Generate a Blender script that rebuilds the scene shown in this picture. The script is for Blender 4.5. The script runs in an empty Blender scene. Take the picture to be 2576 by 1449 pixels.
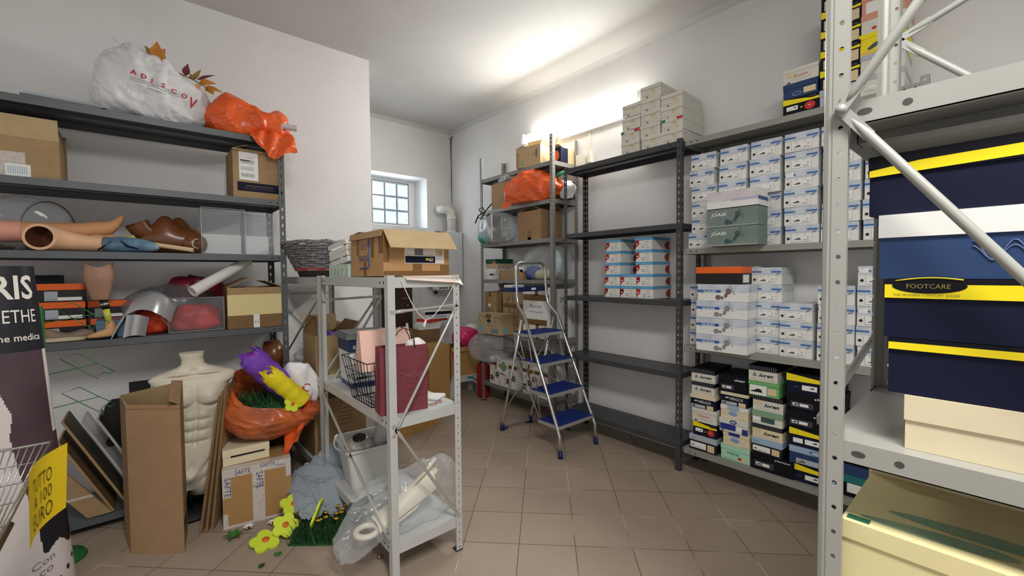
import bpy, math, random
from mathutils import Vector, Matrix, noise
random.seed(7)
PI=math.pi
sc=bpy.context.scene; COL=sc.collection
# ---------------------------------------------------------------- camera, world, lights, exposure
cam_d=bpy.data.cameras.new('camera'); cam_d.sensor_width=36; cam_d.lens=1075.73/2576*36
cam_d.clip_start=.02
cam=bpy.data.objects.new('camera',cam_d); COL.objects.link(cam); sc.camera=cam
def cam_matrix(yaw,pitch,roll,loc):
    f=Vector((math.sin(yaw)*math.cos(pitch),math.cos(yaw)*math.cos(pitch),math.sin(pitch)))
    r=Vector((math.cos(yaw),-math.sin(yaw),0)); u=r.cross(f)
    r2=r*math.cos(roll)+u*math.sin(roll); u2=-r*math.sin(roll)+u*math.cos(roll)
    m=Matrix((r2,u2,-f)).transposed().to_4x4(); m.translation=loc
    return m
cam.matrix_world=cam_matrix(math.radians(40.6665),math.radians(-1.9767),math.radians(-.4935),(0,0,1.45))
w=bpy.data.worlds.new('world'); sc.world=w; w.use_nodes=True
w.node_tree.nodes['Background'].inputs[0].default_value=(1.0,.985,.965,1)
w.node_tree.nodes['Background'].inputs[1].default_value=0.58
def area(name,loc,rot,sx,sy,power,col=(1,1,1)):
    d=bpy.data.lights.new(name,'AREA'); d.shape='RECTANGLE'; d.size=sx; d.size_y=sy; d.energy=power; d.color=col
    o=bpy.data.objects.new(name,d); COL.objects.link(o); o.location=loc; o.rotation_euler=rot; return o
# fluorescent tube on the right wall, an assumed, unseen ceiling tube behind the camera, daylight through the glass blocks
LAMP_R=area('wall_tube_light',(3.14,2.75,2.90),(0,math.radians(68),0),.12,1.38,34,(1,.98,.93))
LAMP_C=area('assumed_ceiling_light',(.2,-.6,3.28),(0,0,0),.5,1.5,94,(1,.98,.95))
LAMP_W=area('window_daylight',(2.35,5.28,2.33),(math.radians(-90),0,0),.8,.65,5,(.82,.92,1))
vs=sc.view_settings; vs.view_transform='Standard'; vs.look='None'; vs.gamma=1; vs.use_curve_mapping=False; vs.exposure=0.22
# ---------------------------------------------------------------- materials
MATS={}
def srgb(c):
    c=c/255.
    return c/12.92 if c<=.04045 else ((c+.055)/1.055)**2.4
def rgb(r,g,b): return (srgb(r),srgb(g),srgb(b),1)
def mat(name,col,rough=.6,metal=0,var=.0,scale=30,bump=0,bscale=120,spec=.4,col2=None,alpha=1,coat=0):
    if name in MATS: return MATS[name]
    m=bpy.data.materials.new(name); m.use_nodes=True; nt=m.node_tree; p=nt.nodes['Principled BSDF']
    c=rgb(*col)
    p.inputs['Base Color'].default_value=c; p.inputs['Roughness'].default_value=rough; p.inputs['Metallic'].default_value=metal
    p.inputs['Specular IOR Level'].default_value=spec
    if coat: p.inputs['Coat Weight'].default_value=coat
    tc=None
    if var or col2 or bump:
        tc=nt.nodes.new('ShaderNodeTexCoord')
    if var or col2:
        n=nt.nodes.new('ShaderNodeTexNoise'); n.inputs['Scale'].default_value=scale; n.inputs['Detail'].default_value=4
        nt.links.new(tc.outputs['Object'],n.inputs['Vector'])
        r=nt.nodes.new('ShaderNodeValToRGB'); r.color_ramp.elements[0].position=.35; r.color_ramp.elements[1].position=.68
        c2=rgb(*col2) if col2 else tuple(max(0,x*(1-var)) for x in c[:3])+(1,)
        r.color_ramp.elements[0].color=c2; r.color_ramp.elements[1].color=c
        nt.links.new(n.outputs['Fac'],r.inputs['Fac']); nt.links.new(r.outputs['Color'],p.inputs['Base Color'])
    if bump:
        n2=nt.nodes.new('ShaderNodeTexNoise'); n2.inputs['Scale'].default_value=bscale; n2.inputs['Detail'].default_value=3
        nt.links.new(tc.outputs['Object'],n2.inputs['Vector'])
        b=nt.nodes.new('ShaderNodeBump'); b.inputs['Strength'].default_value=bump; b.inputs['Distance'].default_value=.01
        nt.links.new(n2.outputs['Fac'],b.inputs['Height']); nt.links.new(b.outputs['Normal'],p.inputs['Normal'])
    if alpha<1:
        p.inputs['Alpha'].default_value=alpha
    MATS[name]=m; return m
def emit(name,col,s):
    if name in MATS: return MATS[name]
    m=bpy.data.materials.new(name); m.use_nodes=True; nt=m.node_tree; p=nt.nodes['Principled BSDF']
    p.inputs['Base Color'].default_value=rgb(*col); p.inputs['Emission Color'].default_value=rgb(*col); p.inputs['Emission Strength'].default_value=s
    MATS[name]=m; return m
def film(name,col=(245,248,250),opac=.25,rough=.12):
    # clear plastic film / acrylic: mostly see-through with a glossy surface
    if name in MATS: return MATS[name]
    m=bpy.data.materials.new(name); m.use_nodes=True; nt=m.node_tree; p=nt.nodes['Principled BSDF']; out=nt.nodes['Material Output']
    p.inputs['Base Color'].default_value=rgb(*col); p.inputs['Roughness'].default_value=rough; p.inputs['Specular IOR Level'].default_value=.9
    t=nt.nodes.new('ShaderNodeBsdfTransparent'); t.inputs[0].default_value=(.95,.96,.97,1)
    lw=nt.nodes.new('ShaderNodeLayerWeight'); lw.inputs['Blend'].default_value=.35
    ma=nt.nodes.new('ShaderNodeMath'); ma.operation='MULTIPLY_ADD'; ma.inputs[1].default_value=.34; ma.inputs[2].default_value=opac
    nt.links.new(lw.outputs['Facing'],ma.inputs[0])
    mx=nt.nodes.new('ShaderNodeMixShader'); nt.links.new(ma.outputs[0],mx.inputs[0]); nt.links.new(t.outputs[0],mx.inputs[1]); nt.links.new(p.outputs[0],mx.inputs[2])
    nt.links.new(mx.outputs[0],out.inputs[0]); MATS[name]=m; return m
M=dict
wallM=mat('wall_plaster',(226,225,224),.85,var=.05,scale=3,bump=.12,bscale=60,spec=.15)
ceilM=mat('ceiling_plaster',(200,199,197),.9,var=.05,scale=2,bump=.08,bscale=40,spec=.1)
white=mat('white_card',(226,226,222),.6,var=.04,scale=20)
offw=mat('offwhite_card',(214,211,200),.6,var=.06,scale=25)
cream=mat('cream_card',(222,209,176),.6,var=.06,scale=12)
creamy=mat('yellow_cream_card',(226,214,162),.6,var=.06,scale=12)
kraft=mat('kraft_card',(168,140,104),.8,var=.12,scale=14,bump=.1,bscale=90,spec=.15)
kraftd=mat('dark_kraft_card',(134,106,74),.8,var=.14,scale=14,bump=.1,bscale=90,spec=.15)
kraftl=mat('pale_kraft_card',(190,166,128),.8,var=.1,scale=14,bump=.1,bscale=90,spec=.15)
kraftin=mat('inner_kraft_card',(162,136,102),.85,var=.12,scale=14,spec=.1)
tapeM=mat('brown_tape',(120,88,48),.3,var=.1,scale=20)
tapeC=mat('clear_tape',(205,196,188),.25,var=.2,scale=60)
ink=mat('black_ink',(26,26,30),.6)
inkg=mat('grey_ink',(120,120,122),.6)
inkb=mat('blue_ink',(56,92,140),.6)
navy=mat('navy_card',(17,21,48),.6,var=.2,scale=10,spec=.2)
navy2=mat('dark_navy_card',(13,15,25),.6,var=.2,scale=10,spec=.2)
blue=mat('blue_card',(34,60,104),.55,var=.12,scale=10)
royal=mat('royal_blue_card',(34,48,130),.55)
yel=mat('yellow_card',(238,216,20),.5)
redp=mat('red_print',(196,44,40),.5)
orng=mat('orange_card',(232,100,26),.45)
blackc=mat('black_card',(28,27,28),.5)
green=mat('green_card',(110,172,104),.55)
mint=mat('mint_card',(168,214,184),.55)
sage=mat('sage_card',(126,160,126),.55)
skyb=mat('sky_blue_card',(96,164,208),.5)
gbox=mat('grey_green_card',(116,132,126),.5,var=.12,scale=18)
gboxd=mat('dark_grey_green_print',(58,84,84),.5)
lblue=mat('pale_blue_card',(150,176,200),.55)
lgrey=mat('pale_grey_card',(170,178,184),.55)
stripe=mat('blue_stripe_print',(52,104,168),.5)
skyp=mat('cloud_print',(170,182,198),.55,col2=(208,213,220),scale=14)
foot_p=mat('mauve_foot_print',(132,104,112),.55,var=.3,scale=60)
foot_g=mat('grey_foot_print',(150,146,150),.55,var=.3,scale=60)
labelw=mat('paper_label',(232,232,228),.6)
labelt=mat('tan_label',(214,194,152),.6)
steel=mat('grey_painted_steel',(150,150,142),.45,metal=.15,var=.06,scale=8)
steeld=mat('dark_grey_painted_steel',(70,71,74),.42,metal=.15,var=.08,scale=8)
steelL=mat('slate_grey_painted_steel',(92,95,99),.42,metal=.15,var=.08,scale=8)
steelw=mat('pale_grey_painted_steel',(190,191,188),.4,metal=.05,var=.05,scale=8)
steelm=mat('mid_grey_painted_steel',(138,136,130),.42,metal=.2,var=.08,scale=8)
zinc=mat('zinc_tube',(186,184,178),.35,metal=.5)
chrome=mat('polished_aluminium',(206,206,204),.22,metal=.9)
blackm=mat('black_wire',(22,22,24),.4,metal=.3)
blueP=mat('blue_ribbed_plastic',(28,48,118),.5,bump=.3,bscale=200)
blued=mat('blue_plastic',(26,36,92),.4)
# ---------------------------------------------------------------- mesh builder
_txt={}
def text_geo(s,shear=0.0,bold=0.0):
    k=(s,shear,bold)
    if k in _txt: return _txt[k]
    c=bpy.data.curves.new('t','FONT'); c.body=s; c.size=1; c.shear=shear; c.offset=bold; c.resolution_u=2; c.fill_mode='FRONT'
    o=bpy.data.objects.new('t',c); me=bpy.data.meshes.new_from_object(o)
    v=[(p.co.x,p.co.y) for p in me.vertices]; f=[tuple(p.vertices) for p in me.polygons]
    xs=[a for a,b in v] or [0,1]; ys=[b for a,b in v] or [0,1]
    x0,x1,y0,y1=min(xs),max(xs),min(ys),max(ys)
    v=[((a-x0)/max(1e-6,x1-x0),(b-y0)/max(1e-6,y1-y0)) for a,b in v]
    # make every face point to +normal of the text plane
    g=[]
    for q in f:
        A=sum(v[q[i]][0]*v[q[(i+1)%len(q)]][1]-v[q[(i+1)%len(q)]][0]*v[q[i]][1] for i in range(len(q)))
        g.append(q if A>0 else q[::-1])
    bpy.data.objects.remove(o); bpy.data.curves.remove(c); bpy.data.meshes.remove(me)
    _txt[k]=(v,g,(x1-x0)/max(1e-6,y1-y0)); return _txt[k]
class MB:
    def __init__(s): s.v=[]; s.f=[]; s.m=[]; s.sm=[]; s.T=None
    def add(s,vs,fs,m,smooth=False):
        b=len(s.v)
        if s.T is not None: vs=[s.T@Vector(p) for p in vs]
        s.v+=[tuple(p) for p in vs]
        for f in fs: s.f.append(tuple(i+b for i in f)); s.m.append(m); s.sm.append(smooth)
    def box(s,x0,y0,z0,x1,y1,z1,m,sides=None):
        # sides: material for each of -z,+z,-y,+x,+y,-x
        vs=[(x0,y0,z0),(x1,y0,z0),(x1,y1,z0),(x0,y1,z0),(x0,y0,z1),(x1,y0,z1),(x1,y1,z1),(x0,y1,z1)]
        fs=[(3,2,1,0),(4,5,6,7),(0,1,5,4),(1,2,6,5),(2,3,7,6),(3,0,4,7)]
        for i,f in enumerate(fs): s.add([vs[k] for k in f],[(0,1,2,3)],sides[i] if sides else m)
    def obox(s,c,ax,ay,az,m):
        c=Vector(c);ax=Vector(ax);ay=Vector(ay);az=Vector(az)
        vs=[c+i*ax+j*ay+k*az for k in(-1,1) for j in(-1,1) for i in(-1,1)]
        s.add(vs,[(2,3,1,0),(4,5,7,6),(0,1,5,4),(1,3,7,5),(3,2,6,7),(2,0,4,6)],m)
    def quad(s,a,b,c,d,m,smooth=False): s.add([a,b,c,d],[(0,1,2,3)],m,smooth)
    def fq(s,x0,z0,x1,z1,y,m): s.quad((x0,y,z0),(x1,y,z0),(x1,y,z1),(x0,y,z1),m)
    def fpoly(s,pts,y,m): s.add([(x,y,z) for x,z in pts],[tuple(range(len(pts)))],m)
    def fell(s,cx,cz,rx,rz,y,m,n=14,rot=0):
        c,d=math.cos(rot),math.sin(rot)
        s.fpoly([(cx+rx*math.cos(a)*c-rz*math.sin(a)*d,cz+rx*math.cos(a)*d+rz*math.sin(a)*c) for a in [2*PI*i/n for i in range(n)]],y,m)
    def text(s,t,o,u,v,m,h,width=None,shear=0,bold=0,center=False):
        # o lower-left point, u and v unit vectors in the plane
        vs,fs,asp=text_geo(t,shear,bold); W=width or asp*h; o=Vector(o);u=Vector(u);v=Vector(v)
        if center: o=o-u*W/2
        s.add([o+u*(a*W)+v*(b*h) for a,b in vs],fs,m)
    def ftext(s,t,x,z,y,m,h,width=None,shear=0,bold=0,center=False):
        s.text(t,(x,y,z),(1,0,0),(0,0,1),m,h,width,shear,bold,center)
    def tube(s,pts,r,m,n=8,closed=False,cap=True,flat=None):
        P=[Vector(p) for p in pts]; N=len(P); R=r if isinstance(r,(list,tuple)) else [r]*N
        up=None; rings=[]
        for i in range(N):
            a=P[i-1] if (i>0 or closed) else P[i]; b=P[(i+1)%N] if (i<N-1 or closed) else P[i]
            t=(b-a).normalized() if (b-a).length>1e-9 else Vector((0,0,1))
            if up is None:
                up=Vector((0,0,1)) if abs(t.z)<.9 else Vector((1,0,0))
            x=up.cross(t); x=x.normalized() if x.length>1e-6 else Vector((1,0,0)); y=t.cross(x).normalized(); up=y
            e=flat or 1
            rings.append([P[i]+x*math.cos(2*PI*k/n)*R[i]+y*math.sin(2*PI*k/n)*R[i]*e for k in range(n)])
        vs=[p for q in rings for p in q]; fs=[]
        for i in range(N if closed else N-1):
            j=(i+1)%N
            for k in range(n): fs.append((i*n+k,i*n+(k+1)%n,j*n+(k+1)%n,j*n+k))
        if cap and not closed: fs.append(tuple(range(n))[::-1]); fs.append(tuple((N-1)*n+k for k in range(n)))
        s.add(vs,fs,m,True)
    def lathe(s,prof,m,n=24,ctr=(0,0,0),sx=1,sy=1,a0=0,a1=2*PI):
        full=abs(a1-a0-2*PI)<1e-6; cnt=n if full else n+1; vs=[];fs=[]
        for r,z in prof:
            for k in range(cnt):
                a=a0+(a1-a0)*k/n; vs.append((ctr[0]+r*sx*math.cos(a),ctr[1]+r*sy*math.sin(a),ctr[2]+z))
        for i in range(len(prof)-1):
            for k in range(n):
                k2=(k+1)%cnt
                fs.append((i*cnt+k,i*cnt+k2,(i+1)*cnt+k2,(i+1)*cnt+k))
        s.add(vs,fs,m,True)
    def prism(s,pts,d,m,mside=None):
        # pts: 3d loop (planar), d: thickness vector
        d=Vector(d); P=[Vector(p) for p in pts]; n=len(P)
        s.add(P,[tuple(range(n))],m); s.add([p+d for p in P],[tuple(range(n))[::-1]],m)
        for i in range(n):
            j=(i+1)%n; s.add([P[j],P[i],P[i]+d,P[j]+d],[(0,1,2,3)],mside or m)
    def grid(s,fn,nu,nv,m,smooth=True):
        vs=[fn(i/nu,j/nv) for j in range(nv+1) for i in range(nu+1)]
        s.add(vs,[(j*(nu+1)+i,j*(nu+1)+i+1,(j+1)*(nu+1)+i+1,(j+1)*(nu+1)+i) for j in range(nv) for i in range(nu)],m,smooth)
    def perf(s,o,u,v,W,L,pitch,hw,hh,m,off=0.0,uc=.5):
        # perforated sheet strip: slots hw x hh every pitch along v
        o=Vector(o);u=Vector(u);v=Vector(v); n=max(1,int(L/pitch)); p=L/n; c=W*uc
        for i in range(n):
            z0=i*p; zc=z0+p*(.5+off)
            ring=[(0,z0),(c,z0),(W,z0),(W,zc),(W,z0+p),(c,z0+p),(0,z0+p),(0,zc)]
            a=hw/2;b=hh/2;e=.6
            hole=[(c-a*e,zc-b*.85),(c,zc-b),(c+a*e,zc-b*.85),(c+a,zc),(c+a*e,zc+b*.85),(c,zc+b),(c-a*e,zc+b*.85),(c-a,zc)]
            s.add([o+u*x+v*z for x,z in ring+hole],[(k,(k+1)%8,8+(k+1)%8,8+k) for k in range(8)],m)
    def build(s,name,parent=None,loc=None,rz=None):
        me=bpy.data.meshes.new(name); me.from_pydata(s.v,[],s.f)
        ml=[]; 
        for x in s.m:
            if x not in ml: ml.append(x)
        for x in ml: me.materials.append(x)
        ix={x:i for i,x in enumerate(ml)}
        me.polygons.foreach_set('material_index',[ix[x] for x in s.m]); me.polygons.foreach_set('use_smooth',s.sm); me.update()
        o=bpy.data.objects.new(name,me); COL.objects.link(o)
        if parent is not None: o.parent=parent
        if loc is not None: o.location=loc
        if rz is not None: o.rotation_euler=(0,0,rz)
        return o
def thing(name,label,cat,loc=(0,0,0),rz=0,group=None,rot=None):
    o=bpy.data.objects.new(name,None); COL.objects.link(o); o.empty_display_size=.05
    o.location=loc; o.rotation_euler=rot or (0,0,rz); o['label']=label; o['category']=cat
    if group: o['group']=group
    return o
def tag(o,label,cat,group=None,kind=None):
    o['label']=label; o['category']=cat
    if group: o['group']=group
    if kind: o['kind']=kind
    return o
def single(mb,name,label,cat,loc=(0,0,0),rz=0,group=None,rot=None):
    o=mb.build(name,None,loc,rz)
    if rot: o.rotation_euler=rot
    return tag(o,label,cat,group)
def copy_thing(r,loc,rz,label,group=None):
    n=r.copy(); COL.objects.link(n); n.location=loc; n.rotation_euler=(0,0,rz); n['label']=label
    if group: n['group']=group
    for c in r.children:
        d=c.copy(); COL.objects.link(d); d.parent=n
        for e in c.children:
            g=e.copy(); COL.objects.link(g); g.parent=d
    return n
def struct(mb,name): 
    o=mb.build(name); o['kind']='structure'; return o
RW=-PI/2     # things on the right wall face -X
# ---------------------------------------------------------------- room
XW,YB,YL,XC,ZC=3.27,5.07,3.85,1.61,3.40
m=MB(); m.box(-3.2,-2.6,-.1,XW+.2,YB+.6,0,None)
fm=bpy.data.materials.new('floor_tiles'); fm.use_nodes=True; nt=fm.node_tree; p=nt.nodes['Principled BSDF']
tc=nt.nodes.new('ShaderNodeTexCoord'); mp=nt.nodes.new('ShaderNodeMapping')
mp.vector_type='POINT'; mp.inputs['Rotation'].default_value=(0,0,math.radians(45)); mp.inputs['Location'].default_value=(.143,-2.836+.2985*10,0)
br=nt.nodes.new('ShaderNodeTexBrick'); br.offset=0; br.inputs['Scale'].default_value=1; br.inputs['Brick Width'].default_value=.2985; br.inputs['Row Height'].default_value=.2985
br.inputs['Mortar Size'].default_value=.0022; br.inputs['Mortar Smooth'].default_value=.3
br.inputs['Color1'].default_value=rgb(166,150,134); br.inputs['Color2'].default_value=rgb(160,144,128); br.inputs['Mortar'].default_value=rgb(118,100,86); br.inputs['Mortar Size'].default_value=.003
nt.links.new(tc.outputs['Object'],mp.inputs[0]); nt.links.new(mp.outputs[0],br.inputs[0])
gn=nt.nodes.new('ShaderNodeTexNoise'); gn.inputs['Scale'].default_value=1.6; gn.inputs['Detail'].default_value=2; nt.links.new(tc.outputs['Object'],gn.inputs['Vector'])
gr_=nt.nodes.new('ShaderNodeValToRGB'); gr_.color_ramp.elements[0].position=.50; gr_.color_ramp.elements[0].color=rgb(112,94,80); gr_.color_ramp.elements[1].position=.58; gr_.color_ramp.elements[1].color=rgb(196,182,166)
nt.links.new(gn.outputs['Fac'],gr_.inputs[0]); nt.links.new(gr_.outputs[0],br.inputs['Mortar'])
ns=nt.nodes.new('ShaderNodeTexNoise'); ns.inputs['Scale'].default_value=2.5; ns.inputs['Detail'].default_value=5; nt.links.new(tc.outputs['Object'],ns.inputs['Vector'])
mm=nt.nodes.new('ShaderNodeMixRGB'); mm.blend_type='MULTIPLY'; mm.inputs[0].default_value=.5
rr=nt.nodes.new('ShaderNodeValToRGB'); rr.color_ramp.elements[0].position=.3; rr.color_ramp.elements[0].color=(.74,.73,.72,1); rr.color_ramp.elements[1].position=.75; rr.color_ramp.elements[1].color=(1,1,1,1)
nt.links.new(ns.outputs['Fac'],rr.inputs[0]); nt.links.new(br.outputs['Color'],mm.inputs[1]); nt.links.new(rr.outputs[0],mm.inputs[2]); nt.links.new(mm.outputs[0],p.inputs['Base Color'])
p.inputs['Roughness'].default_value=.5; p.inputs['Specular IOR Level'].default_value=.3
m.m=[fm]*len(m.m); struct(m,'floor')
m=MB(); m.box(-3.2,-2.6,ZC,XW+.2,YB+.6,ZC+.1,ceilM); struct(m,'ceiling')
m=MB(); m.box(XW,-2.6,0,XW+.2,YB+.6,ZC,wallM); struct(m,'wall_right')
m=MB(); m.box(-3.2,YL,0,XC,YB+.6,ZC,wallM); struct(m,'wall_left')
# back wall with a deep window niche and a door opening
WX0,WX1,WZ0,WZ1=1.9,2.88,2.06,2.715
m=MB(); m.box(XC,YB,0,WX0,YB+.6,ZC,wallM); m.box(WX1,YB,0,XW,YB+.6,ZC,wallM); m.box(WX0,YB,WZ1,WX1,YB+.6,ZC,wallM); m.box(WX0,YB,0,WX1,YB+.6,WZ0,wallM)
m.box(WX0,YB+.36,WZ0,WX1,YB+.6,WZ1,wallM)
struct(m,'wall_back')
m=MB()
for i in range(40):
    t=i/40; 
cov=[(0,0),(-.035,0),(-.02,-.012),(-.006,-.03),(0,-.045)]
def cove(a,b,inx,iny):
    A=[(a[0]-inx*q[0],a[1]-iny*q[0],ZC+q[1]-.001) for q in cov]; B=[(b[0]-inx*q[0],b[1]-iny*q[0],ZC+q[1]-.001) for q in cov]
    m.add(A+B,[(k,(k+1)%5,5+(k+1)%5,5+k) for k in range(5)],ceilM)
cove((XW,-2.5),(XW,YB),-1,0); struct(m,'trim_right')
m=MB(); cove((XC,YB),(XW,YB),0,-1); struct(m,'trim_back')
m=MB()  # crack with bare plaster running down the corner
pts=[(XW-.006,YB-.004,3.30),(XW-.012,YB-.006,3.16),(XW-.005,YB-.006,2.95),(XW-.010,YB-.005,2.75),(XW-.006,YB-.006,2.42)]
m.tube(pts,[.012,.006,.004,.005,.002],mat('crack_plaster',(120,110,100),.9,var=.3,scale=60),n=5)
m.tube([(XW-.02,YB-.01,3.30),(XW-.006,YB-.05,3.33)],[.012,.006],MATS['crack_plaster'],n=5); struct(m,'trim_corner')
# glass block window
gm=bpy.data.materials.new('glass_block'); gm.use_nodes=True; nt=gm.node_tree; p=nt.nodes['Principled BSDF']
tc=nt.nodes.new('ShaderNodeTexCoord'); ns=nt.nodes.new('ShaderNodeTexNoise'); ns.inputs['Scale'].default_value=16; ns.inputs['Distortion'].default_value=2.2; ns.inputs['Detail'].default_value=2
nt.links.new(tc.outputs['Object'],ns.inputs['Vector']); rr=nt.nodes.new('ShaderNodeValToRGB')
rr.color_ramp.elements[0].position=.40; rr.color_ramp.elements[0].color=rgb(172,196,212); rr.color_ramp.elements[1].position=.56; rr.color_ramp.elements[1].color=rgb(244,252,255)
nt.links.new(ns.outputs['Fac'],rr.inputs[0]); nt.links.new(rr.outputs[0],p.inputs['Emission Color']); p.inputs['Emission Strength'].default_value=1.05
p.inputs['Base Color'].default_value=rgb(150,170,180); p.inputs['Roughness'].default_value=.1
ge=mat('glass_block_edge',(196,208,216),.25,spec=.6); nt2=None
win=bpy.data.objects.new('window_1',None); COL.objects.link(win); win['kind']='structure'; win.location=(0,YB+.3,0)
m=MB(); m.box(WX0,.03,WZ0,WX1,.06,WZ1,mat('window_mortar',(214,220,226),.8)); 
m.box(2.77,0,WZ0,WX1,.06,WZ1,wallM); m.box(WX0,0,2.68,2.77,.06,WZ1,wallM); m.box(WX0,0,WZ0,2.77,.06,2.115,wallM); m.build('window_frame',win)
for i in range(5):
    for j in range(3):
        x=2.765-.172*(i+1)+.006; z=2.665-.183*(j+1)+.006; a,b=.160,.171
        m=MB(); m.box(x,.0,z,x+a,.05,z+b,ge)
        m.box(x+.012,-.006,z+.012,x+a-.012,.0,z+b-.012,gm); m.build('glass_block',win)
# brown door in the back wall with its light frame
dr=bpy.data.objects.new('door_1',None); COL.objects.link(dr); dr['kind']='structure'; dr.location=(2.14,YB-.03,0)
wood=mat('dark_brown_door',(66,44,34),.45,var=.25,scale=6)
m=MB(); m.box(0,-.02,0.01,.47,.028,1.93,wood); m.box(.06,-.028,.15,.41,-.02,.85,wood); m.box(.06,-.028,1.0,.41,-.02,1.83,wood); m.build('door_panel',dr)
m=MB(); m.box(.475,-.03,0,.58,.03,1.935,mat('door_frame',(206,208,210),.6)); m.box(-.1,-.03,0,-.005,.03,1.935,MATS['door_frame']); m.box(-.1,-.03,1.935,.58,.03,2.0,MATS['door_frame']); m.build('door_frame',dr)
brass=mat('dull_brass',(150,128,90),.35,metal=.7)
m=MB(); m.tube([(.41,-.02,1.14),(.41,-.06,1.14)],.012,brass); m.tube([(.42,-.06,1.14),(.33,-.062,1.145),(.31,-.055,1.14)],.009,brass); m.tube([(.41,-.022,1.05),(.41,-.034,1.05)],.016,brass); m.build('door_handle',dr)
# ---------------------------------------------------------------- shelving
def post_mb(H,W,mt,sx,sy,pitch=.05,hw=.011,hh=.022,solid=False):
    # L-profile upright with its corner at the origin; flanges run towards sx and sy
    m=MB(); t=.002
    if solid:
        for y in (0,sy*t): m.quad((0,y,0),(sx*W,y,0),(sx*W,y,H),(0,y,H),mt)
        for x in (0,sx*t): m.quad((x,0,0),(x,sy*W,0),(x,sy*W,H),(x,0,H),mt)
        m.box(min(0,sx*W)-.002,min(0,sy*W)-.002,0,max(0,sx*W)+.002,max(0,sy*W)+.002,.006,mat('black_foot_cap',(40,40,42),.6)); return m
    m.perf((0,0,0),(sx,0,0),(0,0,1),W,H,pitch,hw,hh,mt); m.perf((0,sy*t,0),(sx,0,0),(0,0,1),W,H,pitch,hw,hh,mt)
    m.perf((0,0,0),(0,sy,0),(0,0,1),W,H,pitch,hw,hh,mt); m.perf((sx*t,0,0),(0,sy,0),(0,0,1),W,H,pitch,hw,hh,mt)
    m.quad((sx*W,0,0),(sx*W,sy*t,0),(sx*W,sy*t,H),(sx*W,0,H),mt); m.quad((0,sy*W,0),(sx*t,sy*W,0),(sx*t,sy*W,H),(0,sy*W,H),mt)
    m.box(min(0,sx*W)-.002,min(0,sy*W)-.002,0,max(0,sx*W)+.002,max(0,sy*W)+.002,.006,mat('black_foot_cap',(40,40,42),.6))
    return m
def shelf_mb(L,D,mt,lip=.04,holes=True,inset=.004):
    m=MB(); t=.003
    m.box(inset,inset,-t,L-inset,D-inset,0,mt)
    for y in (inset,D-inset-.002):
        m.box(inset,y,-lip,L-inset,y+.002,-t,mt)
    for x in (inset,L-inset-.002): m.box(x,inset,-lip,x+.002,D-inset,-t,mt)
    m.box(inset,inset,-lip,L-inset,inset+.014,-lip+.002,mt); m.box(inset,D-inset-.014,-lip,L-inset,D-inset,-lip+.002,mt)
    m.box(inset+.004,D/2-.03,-.022,L-inset-.004,D/2+.03,-.0035,mt)
    if holes:
        for x in (.05,.09,L-.09,L-.05):
            m.fell(x,-lip*.5,.006,.005,inset-.0006,ink,8)
    return m
def unit(name,label,loc,rz,L,D,H,zs,mt,shelfm=None,W=.038,group=None,braces=(),lip=.04,pitch=.05,hw=.011,hh=.022,skip=(),solid=()):
    r=thing(name,label,'shelving unit',loc,rz,group)
    for i,(x,y,sx,sy) in enumerate(((0,0,1,1),(L,0,-1,1),(0,D,1,-1),(L,D,-1,-1))):
        if i in skip: continue
        o=post_mb(H,W,mt,sx,sy,pitch,hw,hh,i in solid).build('post',r); o.location=(x,y,0)
    for z in zs:
        o=shelf_mb(L,D,shelfm or mt,lip).build('shelf',r); o.location=(0,0,z)
    for a,b in braces:
        m=MB(); brace(m,a,b,zinc); m.build('brace',r)
    return r
def brace(m,a,b,mt,r=.0075):
    A=Vector(a);B=Vector(b);d=(B-A).normalized(); e=min(.06,(B-A).length*.15)
    m.tube([A+d*e*.35,A+d*e*.8,A+d*e*1.1,B-d*e*1.1,B-d*e*.8,B-d*e*.35],[r*.3,r*.75,r,r,r*.75,r*.3],mt,10)
    n=Vector((0,1,0)) if abs(d.x)>abs(d.y) else Vector((1,0,0)); s=d.cross(n).normalized()   # flattened, bolted ends
    for p,q in ((A,A+d*e),(B,B-d*e)): m.obox((p+q)/2,(q-p)*.5+(q-p).normalized()*.011,s*r*1.12,n*r*.32,mt)
# empty dark bay, the grey shoe unit, the tall grey unit, the left unit
bay=unit('shelving_unit','dark grey metal shelving unit with mostly empty shelves against right wall',(2.913,2.655,0),RW,1.12,.30,2.40,(2.385,1.80,1.24,.712,.205),steeld,W=.036)
shoeu=unit('shelving_unit','grey metal shelving unit packed with shoe boxes on right wall',(2.913,1.513,0),RW,1.24,.335,2.40,(2.372,1.612,.925,.185),steel,W=.034,skip=(0,))
tall=unit('shelving_unit','tall grey metal shelving unit holding cartons and bags behind the stepladder',(2.90,3.915,0),RW,1.13,.355,2.74,(2.50,2.145,1.78,1.384,.80,.225),steelm,W=.036,pitch=.038,hw=.008,hh=.012)
left=unit('shelving_unit','slate grey metal shelving unit cluttered with limbs and boxes along left wall',(-.98,3.35,0),0,1.75,.42,2.40,(2.395,1.975,1.592,1.092,.085),steelL,W=.038,lip=.042,pitch=.056,hw=.011,hh=.026)
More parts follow.
